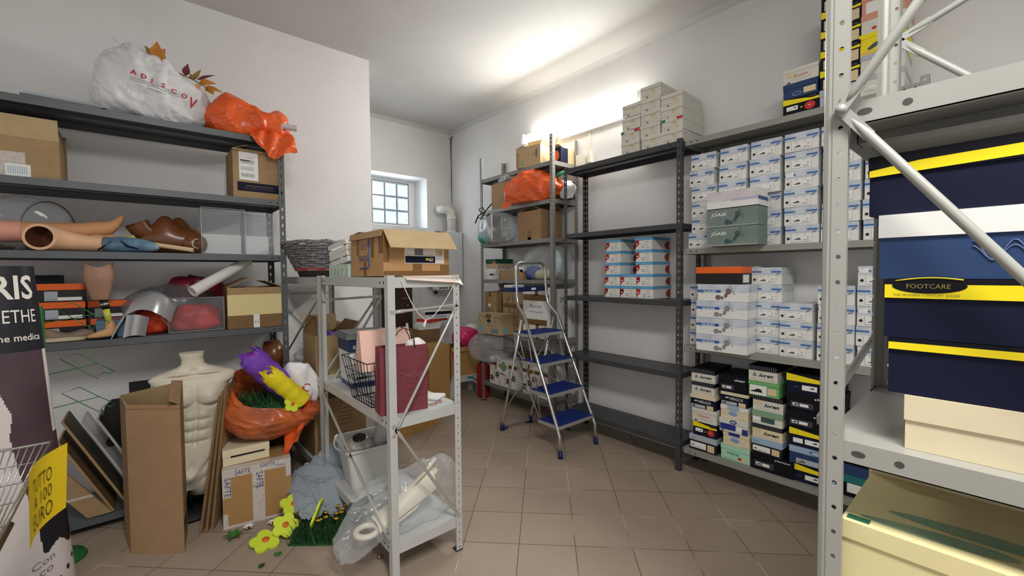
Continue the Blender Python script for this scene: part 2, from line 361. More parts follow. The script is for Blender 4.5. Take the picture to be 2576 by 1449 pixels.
# pale stands in the middle of the room (long side along Y)
def pale(label,x0,y0,H,zs,L,D,braces,skip=(),W=.036):
    # local x runs to world -Y, local y to world +X
    return unit('display_stand',label,(x0,y0,0),RW,L,D,H,zs,steelw,W=W,lip=.05,pitch=.04,hw=.007,hh=.012,braces=braces,skip=skip,solid=(0,1))
A_L,A_D=1.0,.39
standA=pale('pale grey open stand with carton on top and burgundy bag inside',.84,2.85,1.445,(1.436,.776,.178),A_L,A_D,
   braces=(((A_L,.02,.70),(A_L,A_D-.02,1.28)),((A_L,.02,.74),(A_L,A_D-.02,.19)),((0.03,-.004,.70),(A_L*.5,-.004,.45)),((A_L*.5,-.004,.45),(A_L-.03,-.004,.2)),((A_L,.02,1.275),(A_L,A_D-.02,1.29)),((.02,A_D,1.30),(.02,.02,1.29)),((.02,.02,.70),(.02,A_D,1.28))))
standB=pale('pale grey open stand by left wall under the wicker basket',.84,3.80,1.445,(1.436,.776,.178),.93,A_D,
   braces=(((.02,.0,.80),(.93-.02,0,1.30)),((0,.02,1.30),(0,A_D,1.30)),((.92,.02,.80),(.92,A_D,1.30)),((.0,.02,1.2),(.0,A_D-.02,.75))))
for s in (standA,standB): s['category']='stand'
# large white unit in the foreground: folded sheet uprights with a bright bent edge
def white_post(r,x,y,H,W=.040):
    m=MB(); mt=steelw2
    m.quad((x,y,0),(x,y,0),(x,y,H),(x,y,H),mt)
    return m
steelw2=mat('warm_pale_painted_steel',(160,160,154),.42,metal=.05,var=.06,scale=10)
wu=thing('shelving_unit','large pale grey bolted shelving unit in the right foreground','shelving unit',(1.0,.241,0),RW)
WL,WD,WH=1.3,.56,3.0
for i,(x,y,sx,sy) in enumerate(((0,0,1,1),(WL,0,-1,1),(0,WD,1,-1),(WL,WD,-1,-1))):
    m=MB(); mt=steelw2
    prof=[(0.0,.05),(0.0,.010),(.003,.003),(.010,0),(.0125,0),(.0135,.002),(.015,.002),(.016,0)]   # bent edge then groove
    P=[(x+sx*a,y+sy*b) for a,b in prof]
    for k in range(len(P)-1): m.quad((P[k][0],P[k][1],0),(P[k+1][0],P[k+1][1],0),(P[k+1][0],P[k+1][1],WH),(P[k][0],P[k][1],WH),mt)
    m.perf((x+sx*.016,y,0),(sx,0,0),(0,0,1),.024,WH,.048,.0085,.0085,mt); m.perf((x+sx*.016,y+sy*.002,0),(sx,0,0),(0,0,1),.024,WH,.048,.0085,.0085,mt)
    m.perf((x,y+sy*.05,0),(0,sy,0),(0,0,1),.02,WH,.048,.0085,.0085,mt)
    m.quad((x+sx*.04,y,0),(x+sx*.04,y+sy*.012,0),(x+sx*.04,y+sy*.012,WH),(x+sx*.04,y,WH),mt)
    m.build('post',wu)
for z in (1.762,1.124,.80,.25):
    o=shelf_mb(WL,WD-.008,steelw2,.042,False,.004).build('shelf',wu); o.location=(0,.006,z)
    for hx in (.062,.12,WL-.06):
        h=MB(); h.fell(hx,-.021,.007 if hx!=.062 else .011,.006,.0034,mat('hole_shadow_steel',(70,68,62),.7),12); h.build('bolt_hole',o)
for a,b in (((.031,-.006,1.748),(.31,-.006,1.36)),((.31,-.006,1.36),(.62,-.006,.92)),((.031,-.010,1.748),(.16,-.010,1.935)),((.16,-.010,1.935),(.5,-.010,2.45)),
            ((.03,WD+.004,2.07),(.40,WD+.004,1.68)),((.03,WD+.004,2.07),(.40,WD+.004,2.22)),((.03,WD+.004,1.09),(.4,WD+.004,.72)),((-.004,.03,1.152),(-.004,WD-.03,1.26))):
    m=MB(); brace(m,a,b,steelw2,.0085); m.build('brace',wu)
m=MB(); m.tube([(.031,-.016,1.748),(.031,-.004,1.748)],.009,steelw2,10); m.build('bolt',wu)
# ---------------------------------------------------------------- shoe boxes
ORD=['bottom','second from bottom','third from bottom','fourth from bottom','fifth from bottom','sixth from bottom','seventh from bottom','eighth from bottom']
def sbox(label,loc,rz,w,d,h,body,lid=None,lidh=.03,front=None,lidfront=None,side=None,group=None,name='shoe_box',back=False):
    # front face on local -y, origin at the bottom centre of the front edge
    r=thing(name,label,'box',loc,rz,group); hb=h-(.002 if lid else 0)
    m=MB(); m.box(-w/2,.002 if lid else 0,0,w/2,d-.002,hb,body)
    if front: front(m,w,h-(lidh if lid else 0),(.002 if lid else 0)-.0007)
    if side: side(m,w,d,h)
    m.build('body',r)
    if lid:
        m=MB(); e=.0015; m.box(-w/2-e,0-e,h-lidh,w/2+e,d+e,h,lid)
        if lidfront: lidfront(m,w,h-lidh,h,-e-.0007)
        m.build('lid',r)
    return r
def shoe(m,x,z,s,y,c=inkg):
    m.fpoly([(x-s,z),(x-s,z+.22*s),(x-.45*s,z+.32*s),(x-.05*s,z+.62*s),(x+.35*s,z+.72*s),(x+.8*s,z+.6*s),(x+s,z+.15*s),(x+s,z)],y,c)
def oasi_end(m,w,h,y,var=0):
    x=-w/2
    m.fq(x,h*.56,-x,h,y,skyp); y-=.0004
    m.fq(x,h*.70,x+w*.33,h*.79,y,stripe); m.fq(x+w*.66,h*.70,x+w*.98,h*.79,y,stripe)
    if var==1: m.fq(x+.004,h*.66,x+w*.27,h*.92,y-.0003,labelw); m.ftext('0001',x+.01,h*.84,y-.0006,inkg,h*.045)
    m.ftext('OASI',x+w*.35,h*.68,y-.0003,labelw,h*.10,w*.27,bold=.02); m.fq(x+w*.345,h*.64,x+w*.37,h*.67,y-.0003,labelw)
    m.fell(x+w*.88,h*.62,w*.08,h*.05,y-.0002,foot_g,8,.5)
    m.fell(x+w*.10,h*.28,w*.048,h*.075,y,ink,10)
    m.fq(x+w*.20,h*.10,x+w*.80,h*.53,y,labelw); z=y-.0004
    m.fq(x+w*.20,h*.09,x+w*.80,h*.10,z,inkg); m.fq(x+w*.80,h*.09,x+w*.805,h*.53,z,inkg); m.fq(x+w*.20,h*.09,x+w*.205,h*.53,z,inkg)
    m.ftext('Scarpa',x+w*.30,h*.45,z,ink,h*.05,w*.12); m.ftext('Nr 38',x+w*.55,h*.45,z,inkg,h*.05,w*.1)
    shoe(m,x+w*.38,h*.2,w*.10,z,mat('shoe_print',(88,86,88),.6))
    m.ftext('CE',x+w*.66,h*.28,z,ink,h*.09,w*.07); 
    for k in range(7): m.fq(x+w*(.56+.025*k),h*.15,x+w*(.57+.025*k+.006*(k%2)),h*.21,z,inkg)
def oasi_box_proto(var):
    m=MB(); w,h,d=.171,.1085,.24; m.box(-w/2,0,0,w/2,d,h-.001,white); m.box(-w/2-.0004,.0,h*.56,-w/2,d,h-.001,skyp); m.box(w/2,.0,h*.56,w/2+.0004,d,h-.001,skyp)
    oasi_end(m,w,h,-.0007,var); return m
protoO=[oasi_box_proto(0),oasi_box_proto(1)]
_first={}
def place_oasi(x,y,z,label,group,var=0,rz=RW):
    if var not in _first:
        o=protoO[var].build('shoe_box',None,(x,y,z),rz); _first[var]=o
    else:
        o=_first[var].copy(); COL.objects.link(o); o.location=(x,y,z); o.rotation_euler=(0,0,rz)
    return tag(o,label,'box',group)
COLN=['first','second','third','fourth','fifth','sixth','seventh']
# upper shelf: six columns of six
xs=2.965; ys=[1.405,1.205,1.012,.815,.628,.437]
for c,yy in enumerate(ys):
    for r in range(6):
        j=random.uniform(-.006,.006); 
        if c==0: j=(-.008 if r in(1,2,3) else .012)+(.0 if r<5 else -.014)
        place_oasi(xs+random.uniform(-.004,.006)+(.03 if c in (1,2) and r<3 else 0),yy+.0+j,1.613+.1095*r,'blue-striped white shoe box, upper shelf, %s column from left, %s'%(COLN[c],ORD[r]),'striped shoe boxes on the upper shelf',1 if (c==3 and r==3) else 0,RW+random.uniform(-.02,.02))
# lower shelf columns
def colm(y,n,desc,x=2.965,vars_=(),rot=0):
    for r in range(n):
        place_oasi(x+random.uniform(-.004,.004),y+random.uniform(-.004,.004),.926+.1095*r,'blue-striped white shoe box, middle shelf, %s, %s'%(desc,ORD[r]),'striped shoe boxes on the middle shelf',1 if r in vars_ else 0,RW+rot+random.uniform(-.015,.015))
colm(1.42,4,'column half hidden behind the foot-print boxes',3.0-.03+.03)
colm(1.005,5,'column topped beside the orange lid',2.99,(),.03)
colm(.833,3,'short column of three')
colm(.640,4,'column behind the white post',2.965,(2,))
colm(.458,5,'rightmost column',2.965,(4,2,0))
# big foot-print boxes in front
def oasi_long(m,w,h,y,dark=False,pale_=False,foot=None):
    x=-w/2
    if dark:
        m.ftext('OASI',x+w*.10,h*.58,y,labelw,h*.16,w*.29,bold=.02); m.fq(x+w*.09,h*.50,x+w*.105,h*.57,y,labelw); m.fq(x+w*.2,h*.76,x+w*.215,h*.82,y,labelw)
        f=gboxd; m.fq(x,0,-x,h*.07,y,mat('grey_green_edge',(150,160,150),.5))
    elif pale_:
        m.fq(x,h*.45,-x,h,y,mat('pale_mauve_print',(196,186,192),.55,col2=(214,208,210),scale=12)); m.fq(x+w*.5,h*.40,-x,h*.52,y-.0004,mat('pale_lilac_print',(176,176,204),.55)); return
    else:
        m.fq(x,h*.53,-x,h,y,skyp); m.fq(x,h*.50,x+w*.45,h*.66,y-.0004,stripe); m.fell(x+w*.45,h*.58,w*.03,h*.08,y-.0004,stripe)
        m.ftext('OASI',x+w*.12,h*.50,y-.0008,labelw,h*.13,w*.25,bold=.02); m.fq(x+w*.095,h*.42,x+w*.11,h*.48,y-.0008,stripe)
        f=foot
    cx,cz=x+w*.60,h*.48; y-=.0006
    m.fell(x+w*.42,h*.22,w*.055,h*.15,y,f); m.fell(x+w*.50,h*.2,w*.03,h*.10,y,f,8,.5); m.fell(x+w*.575,h*.36,w*.035,h*.16,y,f,12,-.4); m.fell(x+w*.625,h*.60,w*.055,h*.18,y,f,12,.3)
    for k in range(5): m.fell(x+w*(.655+.019*k),h*(.90-.11*k),w*.011,h*.045,y,f,8)
pos=[(1.613,gbox,'dark',0),(1.733,gbox,'dark',1),(1.845,white,'pale',2)]
nm=['grey-green shoe box with dark footprint, bottom of the three-box stack overhanging upper shelf','grey-green shoe box with dark footprint, middle of stack overhanging upper shelf','pale white shoe box on top of the two grey-green boxes']
for (z,bm,k,i) in pos:
    r=sbox(nm[i],(2.79,1.14,z),RW,.306,.155,.117 if i<2 else .110,bm,front=(lambda m,w,h,y,k=k:oasi_long(m,w,h,y,k=='dark',k=='pale')),
       side=(lambda m,w,d,h,k=k:(m.quad((w/2+.0007,0,h*.35),(w/2+.0007,d,h*.35),(w/2+.0007,d,h*.55),(w/2+.0007,0,h*.55),inkb if k=='pale' else gbox))))
for i in range(4):
    sbox('large white footprint shoe box with blue brand bar, middle shelf stack, %s'%ORD[i],(2.82+.004*(i%2),1.213+[0,.004,.0,-.006][i],.926+.1105*i),RW+random.uniform(-.02,.02),.318,.15,.109,white,
      front=lambda m,w,h,y,i=i:oasi_long(m,w,h,y,foot=foot_p if i==3 else foot_g),
      side=lambda m,w,d,h:(m.quad((w/2+.0007,0,h*.55),(w/2+.0007,d,h*.55),(w/2+.0007,d,h),(w/2+.0007,0,h),skyp),m.quad((w/2+.001,d*.15,h*.1),(w/2+.001,d*.9,h*.1),(w/2+.001,d*.9,h*.5),(w/2+.001,d*.15,h*.5),labelw)))
sbox('black shoe box with orange lid on top of the footprint stack',(2.83,1.235,1.368),RW,.29,.16,.112,blackc,orng,.042,
     side=lambda m,w,d,h:m.quad((w/2+.0007,d*.1,.01),(w/2+.0007,d*.7,.01),(w/2+.0007,d*.7,.06),(w/2+.0007,d*.1,.06),labelw))
sbox('flat grey box peeking out behind the orange lid',(3.0,1.20,1.366),RW,.30,.16,.115,lgrey)
# red heart boxes with sky-blue lids
def heart_front(m,w,h,y):
    x=-w/2; m.fpoly([(x,h*.02),(x+w*.13,h*.5),(x+w*.26,h),(x,h)],y,redp); m.fell(x+w*.12,h*.62,w*.13,h*.22,y,redp,10,.6)
    m.fell(x+w*.10,h*.6,w*.05,h*.09,y-.0004,labelw,8); m.fq(x+w*.58,h*.70,x+w*.78,h*.88,y,labelt)
    for k in range(4): m.fq(x+w*(.36+.12*k),h*.42,x+w*(.42+.12*k),h*.49,y,inkg)
    m.fq(x+w*.40,h*.2,x+w*.52,h*.3,y,inkg); m.fq(x+w*.62,h*.18,x+w*.9,h*.22,y,inkg)
hp=None
for c,(yy,n) in enumerate(((2.185,5),(2.027,2),(1.872,5))):
    for r in range(n):
        y2=yy-(.004*r if c!=2 else -.003*r); z=1.242+.0965*r
        lab='white shoe box with sky-blue lid, %s stack on dark bay shelf, %s'%(('left','low middle','right')[c],ORD[r])
        if hp is None:
            hp=sbox(lab,(2.985,y2,z),RW,.149,.26,.0955,white,skyb,.022,front=heart_front,group='sky-blue lidded boxes',
               lidfront=lambda m,w,a,b,y:m.fq(-.02,a+.009,.025,a+.013,y,lblue),side=lambda m,w,d,h:m.add([(w/2+.0007,d*.98+.07*math.cos(a),h*.38+.035*math.sin(a)) for a in [PI/2+PI*i/14 for i in range(15)]],[tuple(range(15))],mat('shaded_red_print',(150,40,40),.5)))  # side print in a darker red, the shade on that side put into its colour
        else: copy_thing(hp,(2.985,y2,z),RW+random.uniform(-.02,.02),lab)
# white lidded boxes on top of the bay
def plain_front(m,w,h,y):
    x=-w/2; m.fq(x+w*.52,h*.55,x+w*.72,h*.92,y,labelt); m.fell(x+w*.33,h*.16,w*.05,h*.07,y,ink,8); m.fq(x+w*.08,h*.35,x+w*.5,h*.375,y,inkg); m.fq(x+w*.62,h*.3,x+w*.85,h*.325,y,inkg); m.ftext('N. 40',x+w*.55,h*.8,y-.0005,ink,h*.10)
pp=None
for c,(yy,zs) in enumerate(((1.965,(2.386,2.475,2.575,2.675)),(1.792,(2.386,2.478,2.575,2.668,2.764)),(1.62,(2.386,2.475,2.56,2.648)))):
    for r,z in enumerate(zs):
        lab='plain white lidded shoe box on top of dark bay, %s column, %s'%(('left','middle','right')[c],ORD[r])
        y2=yy+random.uniform(-.007,.007)
        if pp is None: pp=sbox(lab,(2.935,y2,z),RW,.164,.30,.094,offw,offw,.026,front=plain_front,group='plain white shoe boxes on the bay top',lidfront=lambda m,w,a,b,y:m.fq(-w/2,a,w/2,a+.0012,y,inkg))
        else:
            q=copy_thing(pp,(2.935,y2,z),RW+random.uniform(-.025,.025),lab)
            if (c,r) in ((2,1),(0,1)):
                for ch in q.children:
                    if ch.name.startswith('lid'):
                        mm_=MB(); e=.0015; w_,h_=.164,.094; mm_.box(-w_/2-e,-e,h_-.026,w_/2+e,.30+e,h_,offw); mm_.fq(-w_/2,h_-.022,-w_/2+.03,h_-.003,-e-.0007,mat('green_tag',(40,120,70),.6)); mm_.fq(w_/2-.045,h_-.022,w_/2,h_-.003,-e-.0007,redp)
                        ch.data=(lambda o:(o.data,bpy.data.objects.remove(o))[0])(mm_.build('lid'))
                        ch['label']='white lid with green and red tags'
# bottom shelf: mixed brands
def f_loren(m,w,h,y):
    x=-w/2; m.fpoly([(x+w*.13,h*.45),(x+w*.30,h*.45),(x+w*.215,h*.85)],y,inkg); m.ftext('loren',x+w*.36,h*.42,y,ink,h*.34,w*.5,shear=.35,bold=.03); m.fq(x+w*.08,h*.12,x+w*.3,h*.25,y,labelt); m.fq(x+w*.4,h*.2,x+w*.9,h*.22,y,inkg); m.fq(x+w*.75,h*.1,x+w*.92,h*.25,y,labelt)
def l_rib(m,w,a,b,y):
    for k in range(14): m.fq(-w/2+w*k/14.,a+.003,-w/2+w*(k+.4)/14.,b-.002,y,mat('rib_print',(84,86,92),.5))
def f_foot(m,w,h,y,red=False):
    x=-w/2; m.fq(x+w*.10 if red else x+w*.32,h*.42 if red else h*.30,x+w*.42 if red else x+w*.62,h*.82 if red else h*.72,y,labelw); shoe(m,x+w*.33 if red else x+w*.52,h*.6 if red else h*.48,w*.05,y-.0004,ink); m.fq(x+w*.14,h*.5,x+w*.25,h*.53,y-.0004,inkg)
    if red: m.fell(x+w*.75,h*.55,w*.15,h*.38,y,redp,16); m.fell(x+w*.52,h*.55,w*.03,h*.07,y,yel,8); m.ftext('-20',x+w*.68,h*.5,y-.0004,labelw,h*.15)
    else: m.fell(x+w*.85,h*.7,w*.08,h*.14,y,lblue,10,.6)
def l_yel(m,w,a,b,y):
    x=-w/2; m.fpoly([(x,a),(x+w*.72,a),(x+w,a),(x+w,a+(b-a)*.38),(x+w*.8,a+(b-a)*.40),(x,b-(b-a)*.02)],y,yel); m.fell(x+w*.84,a+(b-a)*.6,w*.17,(b-a)*.28,y-.0004,navy2,12); m.ftext('FOOTCARE',x+w*.75,a+(b-a)*.5,y-.0008,inkg,(b-a)*.2,w*.18)
def f_tess(m,w,h,y):
    x=-w/2; m.fq(x+w*.08,h*.25,x+w*.55,h*.82,y,mat('violet_grey_label',(58,54,66),.5)); m.fq(x+w*.12,h*.38,x+w*.24,h*.66,y-.0004,labelw); m.fq(x+w*.27,h*.38,x+w*.45,h*.66,y-.0004,labelw); shoe(m,x+w*.18,h*.45,w*.05,y-.0008,ink)
def l_tess(m,w,a,b,y): m.ftext('Sanipur',w*.12,a+(b-a)*.30,y,labelw,(b-a)*.36,w*.32,bold=.02); m.fell(w*.09,a+(b-a)*.45,w*.018,(b-a)*.12,y,labelw,8)
def f_herg(m,w,h,y):
    x=-w/2; m.fell(x+w*.22,h*.72,w*.08,h*.06,y,labelw,10,.2); m.ftext('HERGOS',x+w*.32,h*.55,y,labelw,h*.27,w*.5); m.fq(x+w*.02,h*.05,x+w*.6,h*.36,y,lgrey); shoe(m,x+w*.12,h*.14,w*.08,y-.0005,ink); m.fq(x+w*.66,h*.02,x+w*.92,h*.42,y-.0003,labelt)
def f_green(m,w,h,y):
    x=-w/2; m.fq(x+w*.04,h*.05,x+w*.6,h*.95,y,labelw); shoe(m,x+w*.27,h*.3,w*.19,y-.0005,ink); m.fq(x+w*.63,h*.2,x+w*.92,h*.8,y,labelt)
def f_rose(m,w,h,y):
    x=-w/2; m.ftext('Rossini',x+w*.30,h*.50,y,redp,h*.28,w*.42,shear=.3); m.fq(x+w*.08,h*.55,x+w*.3,h*.85,y,labelt); shoe(m,x+w*.14,h*.08,w*.07,y,ink); m.fq(x+w*.3,h*.3,x+w*.8,h*.32,y,inkg)
def f_lab(m,w,h,y):
    x=-w/2; m.fq(x+w*.03,h*.2,x+w*.62,h*.8,y,labelw); shoe(m,x+w*.12,h*.4,w*.06,y-.0005,ink); m.fq(x+w*.2,h*.3,x+w*.5,h*.34,y-.0005,inkg); m.fq(x+w*.67,h*.12,x+w*.92,h*.8,y,labelt)
def f_lumen(m,w,h,y):
    x=-w/2; m.fell(x+w*.46,h*.6,w*.18,h*.30,y,lblue,14); m.ftext('lumer',x+w*.32,h*.45,y-.0004,stripe,h*.3,w*.28,shear=.3); m.fq(x+w*.7,h*.1,x+w*.95,h*.13,y,inkg); m.fq(x+w*.06,h*.3,x+w*.2,h*.5,y,labelt)
def f_blueb(m,w,h,y):
    x=-w/2; m.fq(x+w*.02,h*.25,x+w*.58,h,y,royal); m.fq(x+w*.62,h*.35,x+w*.8,h*.9,y,labelw); shoe(m,x+w*.1,h*.1,w*.06,y,ink); m.fq(x+w*.8,0,x+w,h*.7,y,royal)
def l_oval(m,w,a,b,y): m.fell(0,(a+b)/2,w*.13,(b-a)*.4,y,royal,14); m.fell(0,(a+b)/2,w*.09,(b-a)*.22,y-.0004,lblue,10)
def f_mint(m,w,h,y):
    x=-w/2; m.ftext('PODOS',x+w*.22,h*.52,y,mat('teal_print',(34,140,110),.5),h*.26,w*.42,bold=.03); m.fq(x+w*.6,h*.2,x+w*.72,h*.45,y,redp); m.fq(x+w*.1,h*.15,x+w*.55,h*.18,y,inkg); m.fq(x+w*.72,h*.1,x+w*.9,h*.45,y,labelt)
def f_lor2(m,w,h,y):
    x=-w/2; m.ftext('loren',x+w*.38,h*.40,y,ink,h*.34,w*.5,shear=.35,bold=.03); m.fq(x+w*.05,h*.5,x+w*.3,h*.9,y,labelt); m.fq(x+w*.1,h*.15,x+w*.9,h*.17,y,inkg)
def f_ovl(m,w,h,y):
    x=-w/2; m.fq(x+w*.14,h*.05,x+w*.95,h*.5,y,lgrey); shoe(m,x+w*.25,h*.15,w*.08,y-.0005,mat('brown_shoe_print',(120,88,70),.6)); m.fell(x+w*.8,h*.3,w*.1,h*.15,y-.0004,lblue)
def l_sys(m,w,a,b,y): m.ftext('System',-w*.44,a+(b-a)*.25,y,inkg,(b-a)*.4,w*.2,shear=.2)
def l_ovl(m,w,a,b,y): m.fell(w*.1,a+(b-a)*.4,w*.2,(b-a)*.4,y,stripe,14); m.fell(w*.1,a+(b-a)*.4,w*.16,(b-a)*.3,y-.0004,lgrey,14)
X0=2.94; D=.28
def stack(y,items,x=X0,rzj=.03,z=.187,tag_='left'):
    for i,(lab,dy,w,h,body,lid,lh,ff,lf) in enumerate(items):
        sbox(lab,(x+random.uniform(-.008,.008),y+dy,z),RW+random.uniform(-rzj,rzj),w,D,h-.001,body,lid,lh,front=ff,lidfront=lf); z+=h
B='on the bottom grey shelf'
stack(1.381,[('black shoe box with grey-blue lid, bottom of leftmost column',0,.19,.106,blackc,lgrey,.036,f_lab,l_sys),
 ('navy shoe box with yellow swoosh lid and red sticker, leftmost column',-.01,.166,.10,navy,navy2,.038,lambda m,w,h,y:f_foot(m,w,h,y,True),l_yel),
 ('offwhite shoe box with red script above red-stickered box, leftmost column',-.01,.172,.097,offw,offw,.025,f_rose,None),
 ('navy shoe box with cream lid, below the cream box in leftmost column',0,.172,.096,navy,cream,.026,f_herg,None),
 ('cream shoe box with ribbed dark lid, second from top of leftmost column',.005,.160,.088,offw,navy2,.026,f_loren,l_rib),
 ('cream shoe box with ribbed dark lid, topmost of leftmost column',.004,.164,.095,offw,navy2,.032,f_loren,l_rib)])
stack(1.166,[('mint green shoe box at bottom of second column '+B,0,.182,.10,mint,mint,.03,f_mint,None),
 ('cream shoe box with royal blue lid patch above the mint box',-.006,.166,.09,cream,cream,.022,f_lumen,lambda m,w,a,b,y:m.fq(-w*.28,a,w*.15,b,y,royal)),
 ('white and royal blue shoe box, third up in second column '+B,.008,.176,.09,offw,offw,.034,f_blueb,l_oval),
 ('cream shoe box with white lid and blue patch, second column '+B,.008,.172,.088,cream,white,.028,f_lumen,lambda m,w,a,b,y:m.fq(-w*.25,a,w*.2,b,y,lblue)),
 ('navy shoe box with cream lid under black box, second column',.01,.17,.088,navy,cream,.02,f_herg,None),
 ('black shoe box with white logo topping the second column '+B,.02,.178,.112,navy2,navy2,.05,f_tess,l_tess)])
stack(.975,[('wide black shoe box at bottom of third column '+B,-.03,.24,.106,navy2,navy2,.035,f_tess,l_tess),
 ('black shoe box with pale grey-blue lid, third column '+B,0,.172,.094,blackc,lblue,.036,f_lab,l_sys),
 ('cream shoe box with ribbed dark lid above grey-blue lid, third column',0,.172,.092,cream,navy2,.026,f_lor2,l_rib),
 ('cream shoe box with sage green lid in middle of third column',0,.172,.085,offw,sage,.034,lambda m,w,h,y:(m.fq(-w*.2,h*.3,w*.25,h*.95,y,gboxd),m.fq(-w*.48,h*.4,-w*.24,h*.9,y,labelw)),None),
 ('cream shoe box with ribbed dark lid, above the sage lid',0,.172,.095,offw,navy2,.026,f_lor2,l_rib),
 ('bright green shoe box second from top of third column',.022,.174,.092,green,green,.022,f_green,None),
 ('cream shoe box with ribbed dark lid, topmost of third column',.03,.166,.098,offw,navy2,.03,f_loren,l_rib)])
stack(.745,[('navy shoe box with yellow swoosh lid at bottom of fourth column',-.02,.25,.108,navy,navy2,.04,f_foot,l_yel),
 ('royal blue shoe box with pale blue lid, fourth column '+B,-.02,.25,.108,blue,lblue,.04,f_ovl,l_ovl),
 ('navy shoe box with yellow swoosh lid above the pale blue lid',-.02,.25,.11,navy,navy2,.04,lambda m,w,h,y:(f_foot(m,w,h,y),m.fq(-w*.42,h*.3,-w*.22,h*.7,y-.0006,labelw)),l_yel),
 ('black shoe box with white logo, third from top of fourth column',0,.25,.104,navy2,navy2,.042,f_tess,l_tess),
 ('black shoe box with white logo, second from top of fourth column',0,.25,.104,navy2,navy2,.042,f_tess,l_tess),
 ('navy shoe box with yellow swoosh lid topping the fourth column',.0,.25,.116,navy,navy2,.045,f_foot,l_yel)])
sbox('dark shoe box with teal label behind the white post, bottom shelf',(2.95,.49,.187),RW,.20,.28,.12,navy2,mat('teal_card',(30,110,110),.5),.04,front=lambda m,w,h,y:m.fq(-w*.4,h*.3,w*.3,h*.95,y,labelw))
sbox('flat dark blue box lying on the bottom shelf behind post',(2.95,.49,.308),RW,.19,.28,.10,blue,navy2,.04)
# top of the shoe unit
def f_tag(m,w,h,y): m.fq(w*.1,h*.25,w*.45,h*.85,y,labelt); m.fell(-w*.1,h*.4,w*.14,h*.2,y,lblue,12); m.fell(-w*.1,h*.4,w*.12,h*.15,y-.0004,blue,12)
stack(.818,[('navy shoe box with yellow lid edge and red sticker, top of shoe unit',0,.182,.098,navy2,navy2,.036,lambda m,w,h,y:f_foot(m,w,h,y,True),l_yel),
 ('dark blue shoe box with tan label, top of shoe unit',.004,.172,.086,blue,blue,.03,f_tag,None),
 ('offwhite shoe box with red script, top left of shoe unit',.004,.176,.086,offw,offw,.02,f_rose,None)],z=2.374)
z=2.374
its=[('pale grey shoe box at bottom of tall navy stack',.095,lgrey,lgrey,None)]
for i in range(5): its.append(('navy shoe box with yellow lid, %s of the tall stack on unit top'%ORD[i+1],.108,navy,navy2,1))
for i,(lab,h,bm,lm,k) in enumerate(its):
    sbox(lab,(2.94,.635,z),RW+random.uniform(-.03,.03),.178,.28,h-.001,bm,lm,.038,front=(lambda m,w,h,y:(m.fq(-w*.42,h*.05,w*.3,h*.8,y,labelt),m.fq(w*.2,h*.1,w*.46,h*.9,y-.0003,labelt))) if k else None,lidfront=l_yel if k else None); z+=h
z=2.374
def f_white(m,w,h,y): m.fq(0,h*.6,w*.25,h*.85,y,labelt); m.fell(w*.22,h*.85,w*.04,h*.07,y,redp,8); m.fq(-w*.4,h*.3,-w*.1,h*.32,y,inkg); m.fq(w*.05,h*.4,w*.35,h*.42,y,inkg); m.fq(-w*.3,h*.5,-w*.12,h*.6,y,labelw)
def f_yelb(m,w,h,y):
    m.fq(-w/2,0,w/2,h*.22,y,mat('pale_orange_card',(226,188,90),.5)); m.fell(-w*.15,h*.48,w*.17,h*.13,y,gboxd,12,.5); m.fell(w*.26,h*.78,w*.14,h*.10,y,royal,12,.0); m.fpoly([(-w*.05,h*.15),(w*.2,h*.42),(w*.5,h*.6),(w*.5,h*.35),(w*.2,h*.2)],y,royal); m.ftext('ALPI',w*.22,h*.32,y-.0004,labelw,h*.12)
for lab,h,bm,lm,ff,dx in (('offwhite shoe box with grey-blue lid, bottom right of unit top',.108,offw,lgrey,f_white,0),('offwhite shoe box with grey-blue lid, above the red-dotted box',.108,offw,lgrey,f_white,0),
      ('yellow shoe box with printed grey sandal on unit top',.112,yel,yel,f_yelb,.008),('pink-edged offwhite shoe box with red seals above yellow box',.095,offw,mat('salmon_card',(212,150,124),.5),lambda m,w,h,y:(m.fell(w*.2,h*.8,w*.08,h*.16,y,redp,10),m.fell(-w*.2,h*.3,w*.06,h*.12,y,redp,10)),0),
      ('salmon shoe box with white label at top of frame',.10,MATS['salmon_card'],MATS['salmon_card'],lambda m,w,h,y:m.fq(-w*.4,h*.1,w*.0,h*.9,y,labelw),0)):
    sbox(lab,(2.94,.455+dx,z),RW+random.uniform(-.03,.03),.176,.28,h-.001,bm,lm,.026,front=ff); z+=h
# foreground boxes on the white unit
def yedge(m,w,a,b,y): m.fpoly([(-w/2,a),(w/2,a),(w/2,a+(b-a)*.62),(w/2-.002,a+(b-a)*.62),(-w/2,a+(b-a)*.5)],y,yel)
def foot_lid(m,w,a,b,y):
    x=-w/2; m.fq(x,a,w/2,a+(b-a)*.72,y,yel); m.fell(x+.058,a+(b-a)*.66,.048,(b-a)*.40,y-.0005,navy2,20); m.ftext('FOOTCARE',x+.03,a+(b-a)*.52,y-.001,mat('gold_print',(150,136,70),.5),.008,.056); m.ftext('THE MODERN COMFORT SHOES',x+.012,a+(b-a)*.12,y-.001,mat('olive_print',(120,110,30),.5),.004,.085)
    m.tube([(x+.015+.086*t,y-.001,a+(b-a)*(.92+.16*math.sin(t*PI*.9))) for t in [i/8 for i in range(9)]],.0012,yel,5)
FX=1.045; rz=RW
def fbox(lab,yl,z0,z1,body,lid,lidh,ff=None,lf=None,rot=0,dx=0,d=.19,w=.33):
    return sbox(lab,(FX+dx,yl-w/2,z0),RW+rot,w,d,z1-z0-.001,body,lid,lidh,front=ff,lidfront=lf)
fbox('cream lidded shoe box standing on the white unit shelf under navy box',.119,1.1245,1.224,cream,cream,.045)
